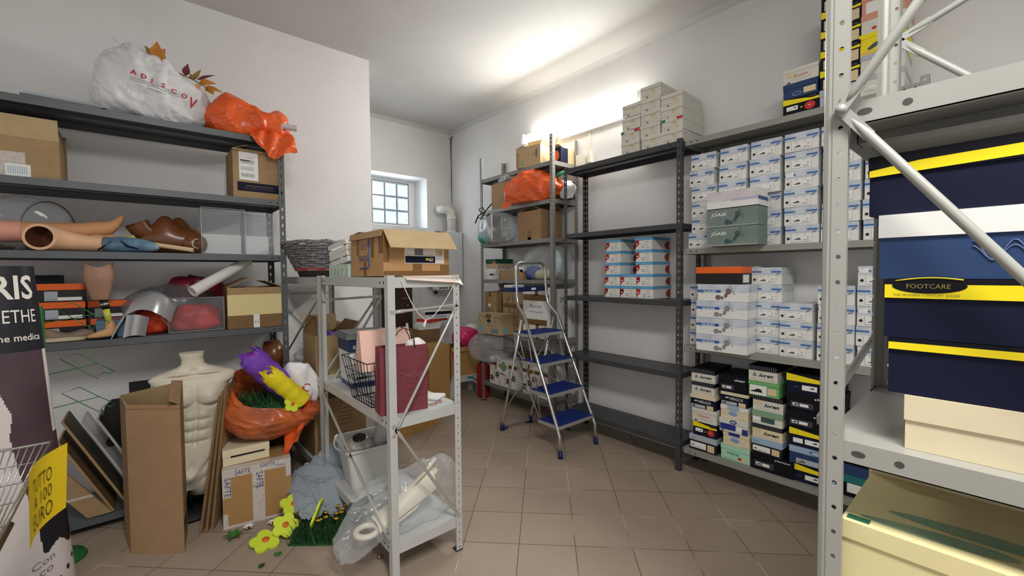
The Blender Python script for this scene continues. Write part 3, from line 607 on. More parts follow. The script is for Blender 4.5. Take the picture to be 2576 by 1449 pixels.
fbox('dark navy shoe box with thin yellow lid edge above the cream box',.144,1.224,1.326,navy,navy2,.020,None,lambda m,w,a,b,y:m.fq(-w/2,a,w/2,a+.013,y,yel))
fbox('navy shoe box with wide yellow footcare lid, middle of foreground stack',.151,1.326,1.434,navy,navy2,.034,None,foot_lid)
def f_wave(m,w,h,y):
    line=mat('pale_line_print',(98,118,156),.5)
    for k in range(2): m.tube([(w*(-.14+.28*t),y-.0006,h*(.62+.22*math.cos(t*4*PI)*(1-.3*k)-.05*k)) for t in [i/24 for i in range(25)]],.0009,line,4)
fbox('blue shoe box with white lid and looped line, foreground stack',.160,1.434,1.5525,blue,white,.042,f_wave,None)
fbox('battered navy shoe box with yellow lid edge topping foreground stack',.178,1.5525,1.664,navy,navy2,.038,None,lambda m,w,a,b,y:m.fpoly([(-w/2,a),(w/2,a+.006),(w/2,a+.024),(-w/2+.07,a+.020),(-w/2,a+.012)],y,yel),-.05)
r=fbox('cream shoe box with printed green soles, lowest in the right foreground',.206,.803,.963,creamy,creamy,.035,None,None,.0,-.015,.30,.44)
for c in r.children:
    if c.name.startswith('lid'):
        m=MB(); solem=mat('green_sole_print',(128,162,138),.6,col2=(160,182,152),scale=18)
        h=.963-.803-.001+.0006
        for (cx,cy,rx,ry,a) in ((-.095,.05,.105,.019,.10),(-.045,.105,.12,.022,.04)):
            m.add([(cx+rx*math.cos(t)*math.cos(a)-ry*(1+.25*math.cos(t))*math.sin(t)*math.sin(a),cy+rx*math.cos(t)*math.sin(a)+ry*(1+.25*math.cos(t))*math.sin(t)*math.cos(a),h) for t in [2*PI*i/24 for i in range(24)]],[tuple(range(24))],solem)
        m.add([(-.215,.01,h),(-.18,.01,h),(-.18,.03,h),(-.215,.03,h)],[(0,1,2,3)],mat('deep_green_print',(30,90,60),.6))
        m.build('sole_print',c)
fbox('cream lidded shoe box behind the sole-printed box, right foreground',.213,.803,1.02,cream,cream,.05,None,None,0,.275,.20,.42)
# ---------------------------------------------------------------- soft and organic shapes
from mathutils.bvhtree import BVHTree
def ridge(p,f,seed,oct=3):
    s=0;a=1
    for o in range(oct):
        q=Vector(p)*f*(2.1**o)+Vector((seed*7.3,seed*3.1+o*5,seed*1.7))
        s+=a*(1-2*abs(noise.noise(q))); a*=.5
    return s
def crump(p,f,seed,oct=3):
    q=Vector((p[0]+.5*p[2],p[1],.62*p[2]-.25*p[0]))*f+Vector((seed*3.7,seed*1.9,seed*5.3)); q=q+noise.noise_vector(q*.7)*.45
    d=noise.voronoi(q)[0]; q2=q*2.3; d2=noise.voronoi(q2)[0]; d3=noise.voronoi(q*4.9)[0]
    return -(min(.75,d[1]-d[0])*1.9-.75)-.40*(min(.7,d2[1]-d2[0])*1.6-.5)-.22*(min(.7,d3[1]-d3[0])*1.6-.5)+.30*ridge(p,f*.6,seed,2)
def blob(m,c,r,mt,amp=.03,f=6,seed=1,nu=64,nv=40,pw=2.0,floor=None,shape=None,oct=3):
    vs=[];fs=[]
    for j in range(nv+1):
        th=PI*j/nv
        for i in range(nu):
            ph=2*PI*i/nu
            d=Vector((math.sin(th)*math.cos(ph),math.sin(th)*math.sin(ph),-math.cos(th)))
            k=(abs(d.x)**pw+abs(d.y)**pw+abs(d.z)**pw)**(-1/pw)
            p=Vector((d.x*k*r[0],d.y*k*r[1],d.z*k*r[2]))
            if shape: p=shape(p,d)
            p=p+d*amp*(crump(p,f,seed) if amp>.011 else ridge(p,f,seed,oct))
            p=p+Vector(c)
            if floor is not None and p.z<floor: p.z=floor+(.0005*(d.z+1))
            vs.append(p)
    for j in range(nv):
        for i in range(nu): fs.append((j*nu+i,j*nu+(i+1)%nu,(j+1)*nu+(i+1)%nu,(j+1)*nu+i))
    m.add(vs,fs,mt,True); return vs,fs
def ptext(m,bvh,t,x,z,mt,h,width=None,ang=0,off=.003,bold=0,shear=0,y0=-2):
    vs,fs,asp=text_geo(t,shear,bold); W=width or asp*h; out=[]
    for a,b in vs:
        px=x+a*W*math.cos(ang)-b*h*math.sin(ang); pz=z+a*W*math.sin(ang)+b*h*math.cos(ang)
        q=bvh.ray_cast(Vector((px,y0,pz)),Vector((0,1,0)))[0]
        out.append((px,(q.y if q else 0)-off,pz))
    m.add(out,fs,mt)
def leaf(m,base,tip,wid,mt,up=(0,-1,0),n=6,fold=.25):
    b=Vector(base);t=Vector(tip);d=t-b;L=d.length;x=d.normalized();s=x.cross(Vector(up)).normalized();nn=s.cross(x)
    prof=[0,.75,1,.9,.6,.3,0]
    c=[];l=[];r=[]
    for i in range(7):
        k=i/6; p=b+d*k+nn*(.12*L*math.sin(k*PI)); w=wid*prof[i]
        c.append(p); l.append(p+s*w+nn*w*fold); r.append(p-s*w+nn*w*fold)
    m.add(c+l+r,[(i,i+1,8+i,7+i) for i in range(6)]+[(i+1,i,14+i,15+i) for i in range(6)],mt,True)
plasticw=mat('white_carrier_plastic',(226,226,228),.35,spec=.5,var=.06,scale=9)
plastico=mat('orange_carrier_plastic',(232,96,38),.32,spec=.5,var=.12,scale=9)
plastict=mat('orange_brown_bag_plastic',(206,104,46),.3,spec=.5,col2=(156,82,56),scale=5)
skin=mat('tan_prosthesis_foam',(206,152,108),.6,var=.08,scale=12)
skinl=mat('pale_pink_prosthesis',(222,178,142),.55,var=.06,scale=12)
brownm=mat('brown_mannequin_gloss',(120,72,40),.28,var=.15,scale=6,spec=.5)
ivory=mat('ivory_mannequin',(222,214,194),.45,var=.04,scale=8)
acr=film('clear_acrylic',(235,240,242),.05,.06)
clear=film('clear_plastic_film',(240,243,245),.10,.10)
clearm=film('milky_plastic_film',(232,236,238),.30,.14)
rubberk=mat('black_rubber',(24,23,24),.6)
def panel_box(m,x0,y0,z0,x1,y1,z1,mt,t=.003):
    m.box(x0,y0,z0,x1,y0+t,z1,mt); m.box(x0,y1-t,z0,x1,y1,z1,mt); m.box(x0,y0+t,z0,x0+t,y1-t,z1,mt); m.box(x1-t,y0+t,z0,x1,y1-t,z1,mt); m.box(x0+t,y0+t,z0,x1-t,y1-t,z0+t,mt)
def carton(label,loc,rz,w,d,h,mt=None,flaps=(),deco=None,name='cardboard_box',group=None,closed=False,inn=None,t=.004):
    # open carton; flaps: (side, length, angle from vertical outwards in degrees)
    r=thing(name,label,'box',loc,rz,group); mt=mt or kraft; inn=inn or kraftin
    m=MB()
    if closed: m.box(-w/2,0,0,w/2,d,h,mt); m.box(-w/2,d/2-.0007,h,w/2,d/2+.0007,h+.0005,ink)
    else:
        for (x0,y0,x1,y1,s) in ((-w/2,0,w/2,t,2),(-w/2,d-t,w/2,d,4),(-w/2,t,-w/2+t,d-t,5),(w/2-t,t,w/2,d-t,3)):
            sd=[mt]*6; sd[{2:4,4:2,5:3,3:5}[s]]=inn
            m.box(x0,y0,0,x1,y1,h,mt,sd)
        m.box(-w/2+t,t,0,w/2-t,d-t,t,inn)
    if deco: deco(m,w,d,h)
    m.build('body',r)
    for f in flaps:
        s,l,a=f[:3]; fm_=f[3] if len(f)>3 else mt; a=math.radians(a); m=MB()
        up=Vector((0,0,math.cos(a)))
        if s=='f': p,u,o=Vector((-w/2,.0,h)),Vector((w,0,0)),Vector((0,-math.sin(a),0))
        elif s=='b': p,u,o=Vector((w/2,d,h)),Vector((-w,0,0)),Vector((0,math.sin(a),0))
        elif s=='l': p,u,o=Vector((-w/2,d,h)),Vector((0,-d,0)),Vector((-math.sin(a),0,0))
        else: p,u,o=Vector((w/2,0,h)),Vector((0,d,0)),Vector((math.sin(a),0,0))
        v=(up+o)*l; n=u.cross(v).normalized()*-.0035
        m.prism([p,p+u,p+u+v,p+v],n,fm_); m.build('flap',r)
    return r
# ---------------------------------------------------------------- left unit, top shelf (z 2.395)
m=MB()
def sh(p,d):
    k=(p.z+.22)/.44
    p.x-=.05*max(0,k-.5); p.y*=1-.30*max(0,k-.4)
    G=[(-.40,1),(-.24,.93),(-.17,1.0),(-.10,1.12),(-.03,1.06),(.10,.92),(.19,.82),(.28,.85),(.45,1)]
    for (a,b),(c,e) in zip(G,G[1:]):
        if a<=p.x<=c:
            if p.z>-.205: p.z=-.205+(p.z+.205)*(b+(e-b)*(p.x-a)/(c-a))
            break
    return p
vs,fs=blob(m,(0,0,.205),(.262,.16,.205),plasticw,.028,6.0,3,150,96,2.7,.0,sh,5)
bv=BVHTree.FromPolygons([Vector(v) for v in vs],fs)
bag=thing('carrier_bag','white crumpled plastic bag with red lettering on top of left unit','bag',(.085,3.545,2.396))
m.build('bag_body',bag)
m=MB(); redi=mat('crimson_print',(186,34,52),.5)
for i,ch in enumerate('ADISCO'): ptext(m,bv,ch,-.115+.047*i,.238-.014*i,redi,.029,ang=-.15,off=.006,bold=.02)
ptext(m,bv,'V',.148,.118,redi,.065,.04,-.3,off=.016,bold=.02)
for k,(tx,zz_,ww) in enumerate((('ASSOCIAZIONE COMMERCIANTI',.214,.23),('LANGHE CUNEO DISTRETTO',.199,.23),('www.adisco.it',.168,.09))): ptext(m,bv,tx,-.115+(.075 if k==2 else 0),zz_,inkg,.009,ww,-.16)
m.build('print',bag)
m=MB()
m.grid(lambda u,v:Vector((-.16+.30*u+.03*math.sin(v*5+u*3),-.05-.07*math.sin(u*PI)*(1-v)-.05*v,.36+.07*v*(1-u)+.03*math.sin(u*9+v*2)-.12*u*u)),18,10,plasticw); m.build('bag_handle',bag)
br_=thing('autumn_leaf_branch','artificial autumn branch with orange and dark red leaves sticking out of the white bag','plant',(.085,3.545,2.396))
lo=mat('orange_leaf',(206,134,46),.5,var=.2,scale=40); lr=mat('dark_red_leaf',(118,48,52),.5,var=.2,scale=40); lg=mat('olive_leaf',(150,128,52),.5,var=.2,scale=40)
m=MB(); m.tube([(.0,-.02,.34),(.05,-.06,.385),(.10,-.10,.34),(.20,-.10,.31),(.30,-.10,.26)],.003,mat('twig',(96,70,50),.7),6); m.tube([(.05,-.06,.385),(.055,-.065,.43)],.003,MATS['twig'],6); m.build('stem',br_)
for b,t,wd,c in (((.01,-.10,.385),(.015,-.13,.485),.034,lo),((.0,-.10,.39),(-.045,-.12,.445),.020,lg),((.015,-.10,.39),(.055,-.14,.45),.028,lo),((.01,-.10,.38),(.045,-.14,.345),.022,lo),((.15,-.08,.335),(.165,-.11,.405),.021,lr),((.19,-.08,.32),(.235,-.1,.395),.014,lg),((.21,-.08,.325),(.31,-.11,.375),.010,lr),((.22,-.08,.31),(.315,-.12,.315),.020,lo),((.25,-.08,.29),(.355,-.12,.265),.016,lo),((.25,-.08,.28),(.30,-.12,.235),.014,lo),((.22,-.08,.30),(.20,-.13,.24),.016,mat('peach_leaf',(216,150,110),.5)),((.17,-.08,.33),(.215,-.12,.33),.016,lg)):
    m=MB(); leaf(m,b,t,wd,c); m.build('leaf',br_)
for i,(y,z,c) in enumerate(((3.43,2.397,labelw),(3.44,2.415,steelL),(3.46,2.433,lgrey))):
    m=MB(); m.box(-.155,0,0,.155,.22,.016,c); single(m,'folder',('white','slate grey','pale grey')[i]+' flat folder lying on top of left unit, %s of three'%('lowest','middle','topmost')[i],'folder',(-.33+.012*i,y,z),.03*i,'flat folders on the left unit')
ob=thing('carrier_bag','crumpled orange plastic bag drooping over the corner of left unit','bag',(.585,3.50,2.397))
m=MB()
def sh2(p,d):
    k=(p.x+.24)/.48
    p.z*= .75+.55*math.exp(-((k-.28)/.22)**2)+.35*math.exp(-((k-.85)/.10)**2)-.25*math.exp(-((k-.65)/.10)**2)
    return p
blob(m,(0,0,.11),(.24,.15,.118),plastico,.028,7,11,130,90,2.5,.0,sh2,4); m.build('bag_body',ob)
m=MB(); 
def drp(u,v):
    x=-.02+.27*u; fall=.02+.13*math.sin(min(1,u*1.15)*PI*.85)
    return Vector((x+.02*v*math.sin(u*8),-.12-.065*min(1,v*1.6)+.012*math.sin(u*17+v*5),.06-.06*min(1,v*2)-fall*max(0,v-.25)*1.3+.008*math.sin(u*23+v*9)))
m.grid(drp,30,14,plastico); m.build('bag_flap',ob)
m=MB(); mtb=mat('milky_tube',(206,196,206),.35); m.tube([(-.09,0,0),(.06,0,0)],.021,mtb,16,cap=False); m.tube([(-.09,0,0),(.055,0,0)],.017,mtb,16); single(m,'plastic_tube','translucent white tube poking out of the orange bag on left unit','tube',(.80,3.36,2.50),rot=(0,.06,-.25))
# ---------------------------------------------------------------- second shelf (z 1.977)
def deco_l(m,w,d,h):
    m.fq(w*.02,0,w*.22,h*.62,-.0008,tapeC); m.fq(w*.06,.005,w*.26,h*.33,-.0012,labelw)
    for k in range(9): m.fq(w*(.08+.018*k),.02,w*(.08+.018*k)+.003,h*.28,-.0016,lblue)
carton('pale kraft carton with taped white label at left end of second shelf',(-.56,3.42,1.977),0,.45,.32,.215,kraft,(('f',.11,12,kraftl),('l',.11,5),('r',.10,-8),('b',.10,0)),deco_l)
def deco_n(m,w,d,h):
    m.fq(-w*.42,.045,w*.5,.105,-.0008,navy); m.ftext('MADE IN EUROPE FOR PODIATRY',-w*.25,.078,-.0012,kraft,.008,w*.55); m.ftext('Tel. 0172 - www.shop.it',-w*.28,.062,-.0012,kraft,.007,w*.6)
    m.fq(-w*.38,.12,w*.0,h*.97,-.0008,labelw)
    m.fq(-w*.36,h*.76,-w*.16,h*.78,-.0012,ink)
    for j in range(3):
        for k in range(12): m.fq(-w*.34+.0065*k,.14+.045*j,-w*.34+.0065*k+.002+.002*((k*j+k)%2),.165+.045*j,-.0012,inkg)
    m.ftext('77 930',-w*.22,h*.82,-.0012,inkg,.009)
carton('kraft carton with navy printed band and white barcode label, second shelf',(.615,3.385,1.977),.0,.295,.30,.325,kraft,(('f',.02,150),('r',.10,-60),('l',.1,-70)),deco_n)
# ---------------------------------------------------------------- third shelf (z 1.594)
def limb(m,pts,rad,mt,n=20,flat=None,cap=True): m.tube(pts,rad,mt,n,cap=cap,flat=flat)
leg=thing('foam_prosthesis','tan foam artificial leg with bare foot lying along the third shelf','artificial leg',(0,3.545,1.594))
m=MB(); P=[(-.80,.03,.105),(-.62,.02,.108),(-.45,.01,.11),(-.33,0,.118),(-.255,0,.128),(-.215,0,.138),(-.185,-.005,.142),(-.155,-.005,.150),(-.125,-.008,.172),(-.10,-.01,.205),(-.085,-.01,.232)]
limb(m,P,[.066,.060,.054,.050,.046,.046,.046,.040,.028,.017,.007],skin); limb(m,[(-.255,.0,.115),(-.205,0,.088),(-.165,0,.082),(-.13,-.0,.105)],[.025,.034,.028,.012],skin,14)
for i in range(4): limb(m,[(-.105,.012+.012*i,.19),(-.088,.013+.012*i,.222-.005*i)],[.011,.006],skin,10)
m.build('leg_and_foot',leg)
m=MB(); limb(m,[(-.80,.03,.105),(-.62,.02,.108),(-.50,.013,.109)],[.068,.062,.0575],mat('pink_stocking',(224,160,140),.6),20,cap=False); m.build('stocking_cuff',leg)
hl=thing('prosthetic_socket','hollow pale pink prosthetic thigh with blue printed sleeve and open end','prosthetic limb',(0,3.40,1.594))
A=Vector((-.415,-.055,.070)); SP=[A,Vector((-.400,-.01,.069)),Vector((-.370,.035,.066)),Vector((-.32,.07,.058)),Vector((-.25,.085,.05)),Vector((-.16,.07,.045)),Vector((-.08,.045,.045))]
m=MB(); limb(m,SP,[.069,.068,.064,.055,.047,.043,.043],skinl,28,cap=False); limb(m,SP[:4],[.056,.055,.05,.04],mat('dark_brown_hollow',(96,50,34),.8),28,cap=False)
dr_=(SP[1]-A).normalized(); sx_=Vector((0,0,1)).cross(dr_).normalized(); sz_=dr_.cross(sx_)
m.add([A+(sx_*math.cos(a)+sz_*math.sin(a))*rr for rr in (.069,.0625,.056) for a in [2*PI*k/28 for k in range(28)]],[(q*28+k,q*28+(k+1)%28,(q+1)*28+(k+1)%28,(q+1)*28+k) for q in range(2) for k in range(28)],skinl,True)
m.add([SP[2]+(sx_*math.cos(a)+sz_*math.sin(a))*.052 for a in [2*PI*k/28 for k in range(28)]],[tuple(range(28))],MATS['dark_brown_hollow']); m.build('socket',hl)
m=MB(); limb(m,[Vector((-.17,.072,.045)),SP[6],Vector((.0,.02,.042)),Vector((.05,-.005,.032)),Vector((.075,-.01,.028))],[.0455,.0455,.040,.028,.010],mat('blue_sleeve',(120,152,172),.45,col2=(74,104,132),scale=14),24)
limb(m,[Vector((-.20,.035,.01)),Vector((-.14,.02,.06))],.004,navy,6); limb(m,[Vector((-.10,.006,.065)),Vector((-.07,-.002,.035)),Vector((-.02,-.012,.02))],[.003,.007,.002],navy,6); m.build('blue_sleeve',hl)
m=MB(); pts=[(-.33,.06,.03),(-.2,.04,.035),(-.12,.02,.06),(-.06,.01,.085),(-.035,.01,.095)]; limb(m,pts,[.03,.036,.034,.030,.022],mat('olive_foam',(176,164,110),.7,var=.15,scale=20),16,flat=.75); single(m,'foam_foot_block','olive foam foot block under the tan artificial leg','foam block',(0,3.47,1.594))
m=MB(); A2=Vector((-.12,.03,.075));B2=Vector((.225,-.065,.018)); limb(m,[A2,B2],.0135,mat('beige_pipe',(206,182,146),.5),16,cap=False); limb(m,[A2,B2+(A2-B2)*.003],.010,MATS['dark_brown_hollow'],12); single(m,'beige_pipe','thin beige pipe resting in front of the brown bust','pipe',(.015,3.418,1.594))
m=MB(); limb(m,[(-.85,0,.04),(-.5,0,.04),(-.38,.0,.03)],[.045,.042,.02],mat('dark_olive_sleeve',(92,84,60),.7,var=.2,scale=30),16,flat=.9); single(m,'sleeved_limb','dark olive sleeved limb beneath the tan artificial leg','prosthetic limb',(0,3.60,1.597))
m=MB(); blob(m,(0,0,.15),(.16,.09,.15),clear,.02,7,5,40,26,2.5,0); r=single(m,'clear_bag','clear plastic bag with dark rim behind the tan leg, third shelf','bag',(-.50,3.64,1.594))
m=MB(); m.tube([(.09-.11*math.cos(a),-.02,.13+.16*math.sin(a)) for a in [PI*k/16 for k in range(17)]],.0045,mat('dark_rim',(60,60,64),.5),6); o=m.build('rim',r)
bt=thing('mannequin_bust','glossy brown female mannequin bust lying on its back, third shelf','mannequin',(.13,3.60,1.594))
m=MB(); 
def bust(u,v):
    a=2*PI*u; x=-.15+.33*v; R=.092+.012*math.sin(v*PI)
    y=R*1.0*math.cos(a); z=R*.86*math.sin(a)
    for cx,cy in ((-.02,-.045),(.055,.045)):
        g=math.exp(-(((x-cx)/.058)**2+((y-cy)/.052)**2)**1.3); z+= (g*.078 if z>0 else 0)
    e=1-.6*max(0,(v-.86)/.14)**2-.35*max(0,(.1-v)/.1)**2
    return Vector((x,y*e-.02*v,.085+z*e))
m.grid(bust,40,30,brownm); 
m.add([(.18,.085*math.cos(a)*.4-.02,.085+.075*math.sin(a)*.4) for a in [2*PI*k/24 for k in range(24)]],[tuple(range(24))],brownm)
m.tube([(-.09,-.03,.11),(-.135,-.045,.15),(-.155,-.05,.185)],[.055,.058,.062],brownm,24,cap=False); m.tube([(-.155,-.05,.184),(-.15,-.05,.17)],[.062,.05],brownm,24,cap=False); m.add([(-.150+.055*math.cos(a)*.75,-.05+.05*math.sin(a),.178+.055*math.cos(a)*.4) for a in [2*PI*k/24 for k in range(24)]],[tuple(range(24))],MATS['dark_brown_hollow'])
m.build('torso',bt)
m=MB(); m.tube([(.11,-.04,.067),(.135,-.125,.065)],[.066,.064],brownm,28,cap=True); m.tube([(.134,-.128,.065),(.135,-.1262,.065)],.063,mat('brown_cut_face',(104,62,28),.6),28)
m.tube([(.142+.030*math.cos(a),-.1315,.067+.030*math.sin(a)) for a in [PI*(.35+1.5*k/16) for k in range(17)]],.0028,labelw,6); m.tube([(.136,-.1265,.065),(.136,-.133,.065)],.004,brass,8); m.build('shoulder_stump',bt)
m=MB(); m.tube([(.0,0,0),(.0,.012,0)],.055,mat('tan_disc',(150,118,92),.5),28); single(m,'flat_disc','flat tan disc standing behind the clear acrylic box','disc',(.335,3.66,1.652))
for i,(x0,x1,y,h,lab) in enumerate(((.287,.53,3.40,.30,'clear acrylic display box beside the brown bust, third shelf'),(.535,.705,3.43,.29,'clear acrylic display box at the right end of third shelf'))):
    r=thing('acrylic_box',lab,'display box',((x0+x1)/2,y,1.595)); w_=(x1-x0)/2; m=MB(); panel_box(m,-w_,0,0,w_,.17,h,acr); m.build('panels',r)
    m=MB(); 
    for X in (-w_,w_):
        for Y in (0,.17): m.tube([(X,Y,0),(X,Y,h)],.0018,clearm,5)
    for Z in (0.001,h): m.tube([(-w_,0,Z),(w_,0,Z),(w_,.17,Z),(-w_,.17,Z)],.0018,clearm,5,closed=True)
    m.build('edges',r); m=MB(); m.box(-w_+.01,.10,.006,w_-.01,.104,.135,labelw); m.build('paper_insert',r)
# ---------------------------------------------------------------- fourth shelf (z 1.094)
def f_or(m,w,h,y): m.fq(-w*.36,h*.1,-w*.08,h*.88,y,lgrey); m.fq(-w*.08,h*.1,w*.44,h*.38,y,labelw); m.fq(-w*.34,h*.2,-w*.1,h*.24,y-.0004,inkg)
k=0
for x,zs,y,desc in ((-.365,(1.094,1.202,1.308),3.56,'front stack'),(-.575,(1.094,1.2,1.306),3.58,'stack beside the leg display'),(-.16,(1.094,1.20),3.58,'stack behind the prosthesis')):
    for i,z in enumerate(zs):
        sbox('black shoe box with orange lid, %s, fourth shelf, %s'%(desc,ORD[i]),(x+random.uniform(-.006,.006),y,z),random.uniform(-.03,.03),.188,.16,.104,blackc,orng,.036,front=f_or,group='orange-lidded boxes on the left unit')
sbox('plain slate blue shoe box behind the prosthetic foot, fourth shelf',(-.14,3.43,1.094),0,.16,.15,.10,mat('slate_blue_card',(86,112,142),.55))
sbox('dark navy box standing on the orange-lidded stack by the leg display',(-.42,3.60,1.412),0,.1,.15,.05,navy2)
shoe_=thing('shoe','worn beige slip-on shoe lying in front of the orange-lidded boxes','shoe',(-.345,3.43,1.094),.08)
m=MB(); m.grid(lambda u,v:(lambda a,x:Vector((x,.042*math.cos(a)*(1-.5*abs(2*v-1)**3),.024+(.036+.014*math.sin(v*9))*(1-.7*max(0,v-.45))*max(0,math.sin(a))**.7)))(PI*u,-.11+.225*v),18,24,mat('taupe_leather',(134,116,98),.6,var=.2,scale=20)); m.build('upper',shoe_)
m=MB(); m.prism([(-.112+.0,.036*math.cos(a),0) if 0 else (.113*math.cos(a),.040*math.sin(a),0.002) for a in [2*PI*k/24 for k in range(24)]],(0,0,.024),mat('cream_sole',(206,190,160),.5)); m.build('sole',shoe_)
pr=thing('prosthesis','below-knee prosthesis with brown socket, yellow pylon and tan foot','artificial leg',(-.185,3.40,1.094))
m=MB(); m.grid(lambda u,v:(lambda a,R,tz:Vector((-.012+R*math.cos(a)+.03*v*0,R*.85*math.sin(a),.225+.20*v+tz)))(2*PI*u,(.034+.034*min(1,v*1.5)**.8-.012*max(0,v-.66)*2),(.016*math.cos(2*2*PI*u)*v)),28,12,mat('brown_socket',(160,122,100),.55,var=.1,scale=14)); m.add([(-.012+.034*math.cos(a),.029*math.sin(a),.226) for a in [2*PI*k/20 for k in range(20)]],[tuple(range(20))[::-1]],MATS['brown_socket']); m.build('socket',pr)
m=MB(); m.tube([(.0,0,.232),(.008,0,.19),(.011,0,.17)],[.017,.020,.018],blackm,14); m.tube([(.006,0,.205),(.008,0,.192)],.0205,chrome,14); m.build('adapter',pr)
m=MB(); m.tube([(.011,0,.172),(.024,0,.095)],.0155,mat('yellow_green_pylon',(196,198,74),.45),14); m.build('pylon',pr)
m=MB(); m.tube([(.024,0,.10),(.03,-.0,.055),(.02,-.01,.028),(-.03,-.03,.020),(-.065,-.045,.016)],[.020,.030,.034,.024,.012],mat('tan_foot',(204,156,106),.55),16,flat=.9); m.build('foot',pr)
m=MB(); m.tube([(.05,.0,.010),(-.01,-.02,.009),(-.072,-.048,.009)],[.03,.032,.016],rubberk,14,flat=.35); m.build('sole',pr)
silver=mat('silver_orthosis_shell',(178,178,180),.28,metal=.55)
sv=thing('orthosis_shell','silver curved orthosis shell lying between prosthesis and red bag','orthosis',(.02,3.42,1.094))
m=MB()
def shell(u,v):
    x=-.15+.27*v+.02*math.sin(u*PI); z=.0+.05+.175*math.sin(PI*(.16+.62*v))**1.5*(1-.15*v) 
    wv=(u-.5); return Vector((x+ -.05*abs(wv),-.03+.13*wv+.03*math.sin(v*6),z+.055-.42*wv*wv+ (-.09*max(0,.25-v)*4*.7)))
m.grid(shell,16,34,silver)
b=MB(); 
m.build('shell',sv)
m=MB(); m.grid(lambda u,v:shell(1,v)+Vector((0,-.004+.008*u,-.028*u*(1+.8*math.sin(v*7)))),3,34,silver); m.tube([shell(1,i/34)+Vector((0,-.002,-.028*(1+.8*math.sin(i/34*7)))) for i in range(35)],.003,mat('pale_edge',(200,198,196),.4),6); m.build('shell_rim',sv)
m=MB(); m.grid(lambda u,v:Vector((-.125+.10*u+.02*v,-.075-.02*math.sin(u*PI),.0+.13*v*(1-.15*u)+.012*math.sin(u*PI))),10,10,silver); m.build('lower_cuff',sv)
m=MB(); blob(m,(0,0,.13),(.24,.10,.15),film('smoke_film',(120,122,126),.42,.18),.022,7,21,56,34,2.4,0.0,None,4); single(m,'packing_bag','grey translucent plastic bag bulging behind the silver shell, fourth shelf','bag',(.14,3.62,1.094))
m=MB(); blob(m,(0,0,.075),(.085,.085,.085),mat('red_orange_cloth',(228,74,34),.55,col2=(170,40,24),scale=14),.02,9,8,40,26,2.6,0,None,4); single(m,'red_bag','red-orange plastic bundle left of the acrylic box on fourth shelf','bag',(.035,3.52,1.094))
ra=thing('acrylic_box','clear acrylic box filled with red wrapping on fourth shelf','display box',(.25,3.39,1.095))
m=MB(); panel_box(m,-.145,0,0,.145,.19,.215,acr); m.build('panels',ra); m=MB()
for X in (-.145,.145): m.tube([(X,0,0),(X,0,.215)],.002,clearm,5)
for Z in (.002,.215): m.tube([(-.145,0,Z),(.145,0,Z)],.002,clearm,5)
m.build('edges',ra)
m=MB(); blob(m,(0,0,.075),(.125,.07,.075),mat('red_wrapping',(224,60,50),.5,col2=(170,36,38),scale=12),.016,9,14,44,28,3,0,None,4); single(m,'red_wrapping','crumpled red wrapping inside the acrylic box','wrapping',(.25,3.485,1.10))
m=MB(); blob(m,(0,0,.0),(.15,.07,.10),mat('crimson_film',(150,40,56),.3,col2=(96,30,44),scale=10),.03,7,33,44,28,2.4,-.05,None,4); single(m,'red_film_bag','dark crimson plastic bag above the acrylic box on fourth shelf','bag',(.27,3.68,1.33))
tb=thing('rolled_tube','white rolled poster tube slanting up across the fourth shelf','poster roll',(.36,3.40,1.45))
a_=Vector((-.132,-.06,-.098)); b_=Vector((.20,.10,.105)); m=MB(); m.tube([a_,b_],[.036,.031],mat('white_vinyl',(226,224,218),.4),22,cap=False); m.tube([a_,b_],[.033,.029],labelw,22,cap=False)
for rr in (.036,.030): m.tube([a_+ (Vector((0,0,1)).cross((b_-a_).normalized()).normalized()*math.cos(t)+ (b_-a_).normalized().cross(Vector((0,0,1)).cross((b_-a_).normalized()).normalized())*math.sin(t))*rr for t in [2*PI*k/22 for k in range(22)]],.0022,labelw,5,closed=True)
m.build('roll',tb)
def deco_y(m,w,d,h):
    m.fq(-w*.5,h*.32,w*.5,h*.84,-.0009,mat('pale_yellow_panel',(224,206,150),.6)); m.fq(-w*.06,h*.0,w*.05,h*.33,-.0012,labelw); m.fq(-w*.08,h*.86,w*.06,h,-.0012,tapeM); m.ftext('H',-w*.03,h*.1,-.0018,inkg,.02)
carton('kraft carton with pale yellow front panel and open flaps, fourth shelf',(.578,3.362,1.094),0,.335,.30,.275,kraftd,(('f',.045,178,kraft),('l',.15,-63,kraft),('r',.12,-68,kraft)),deco_y)
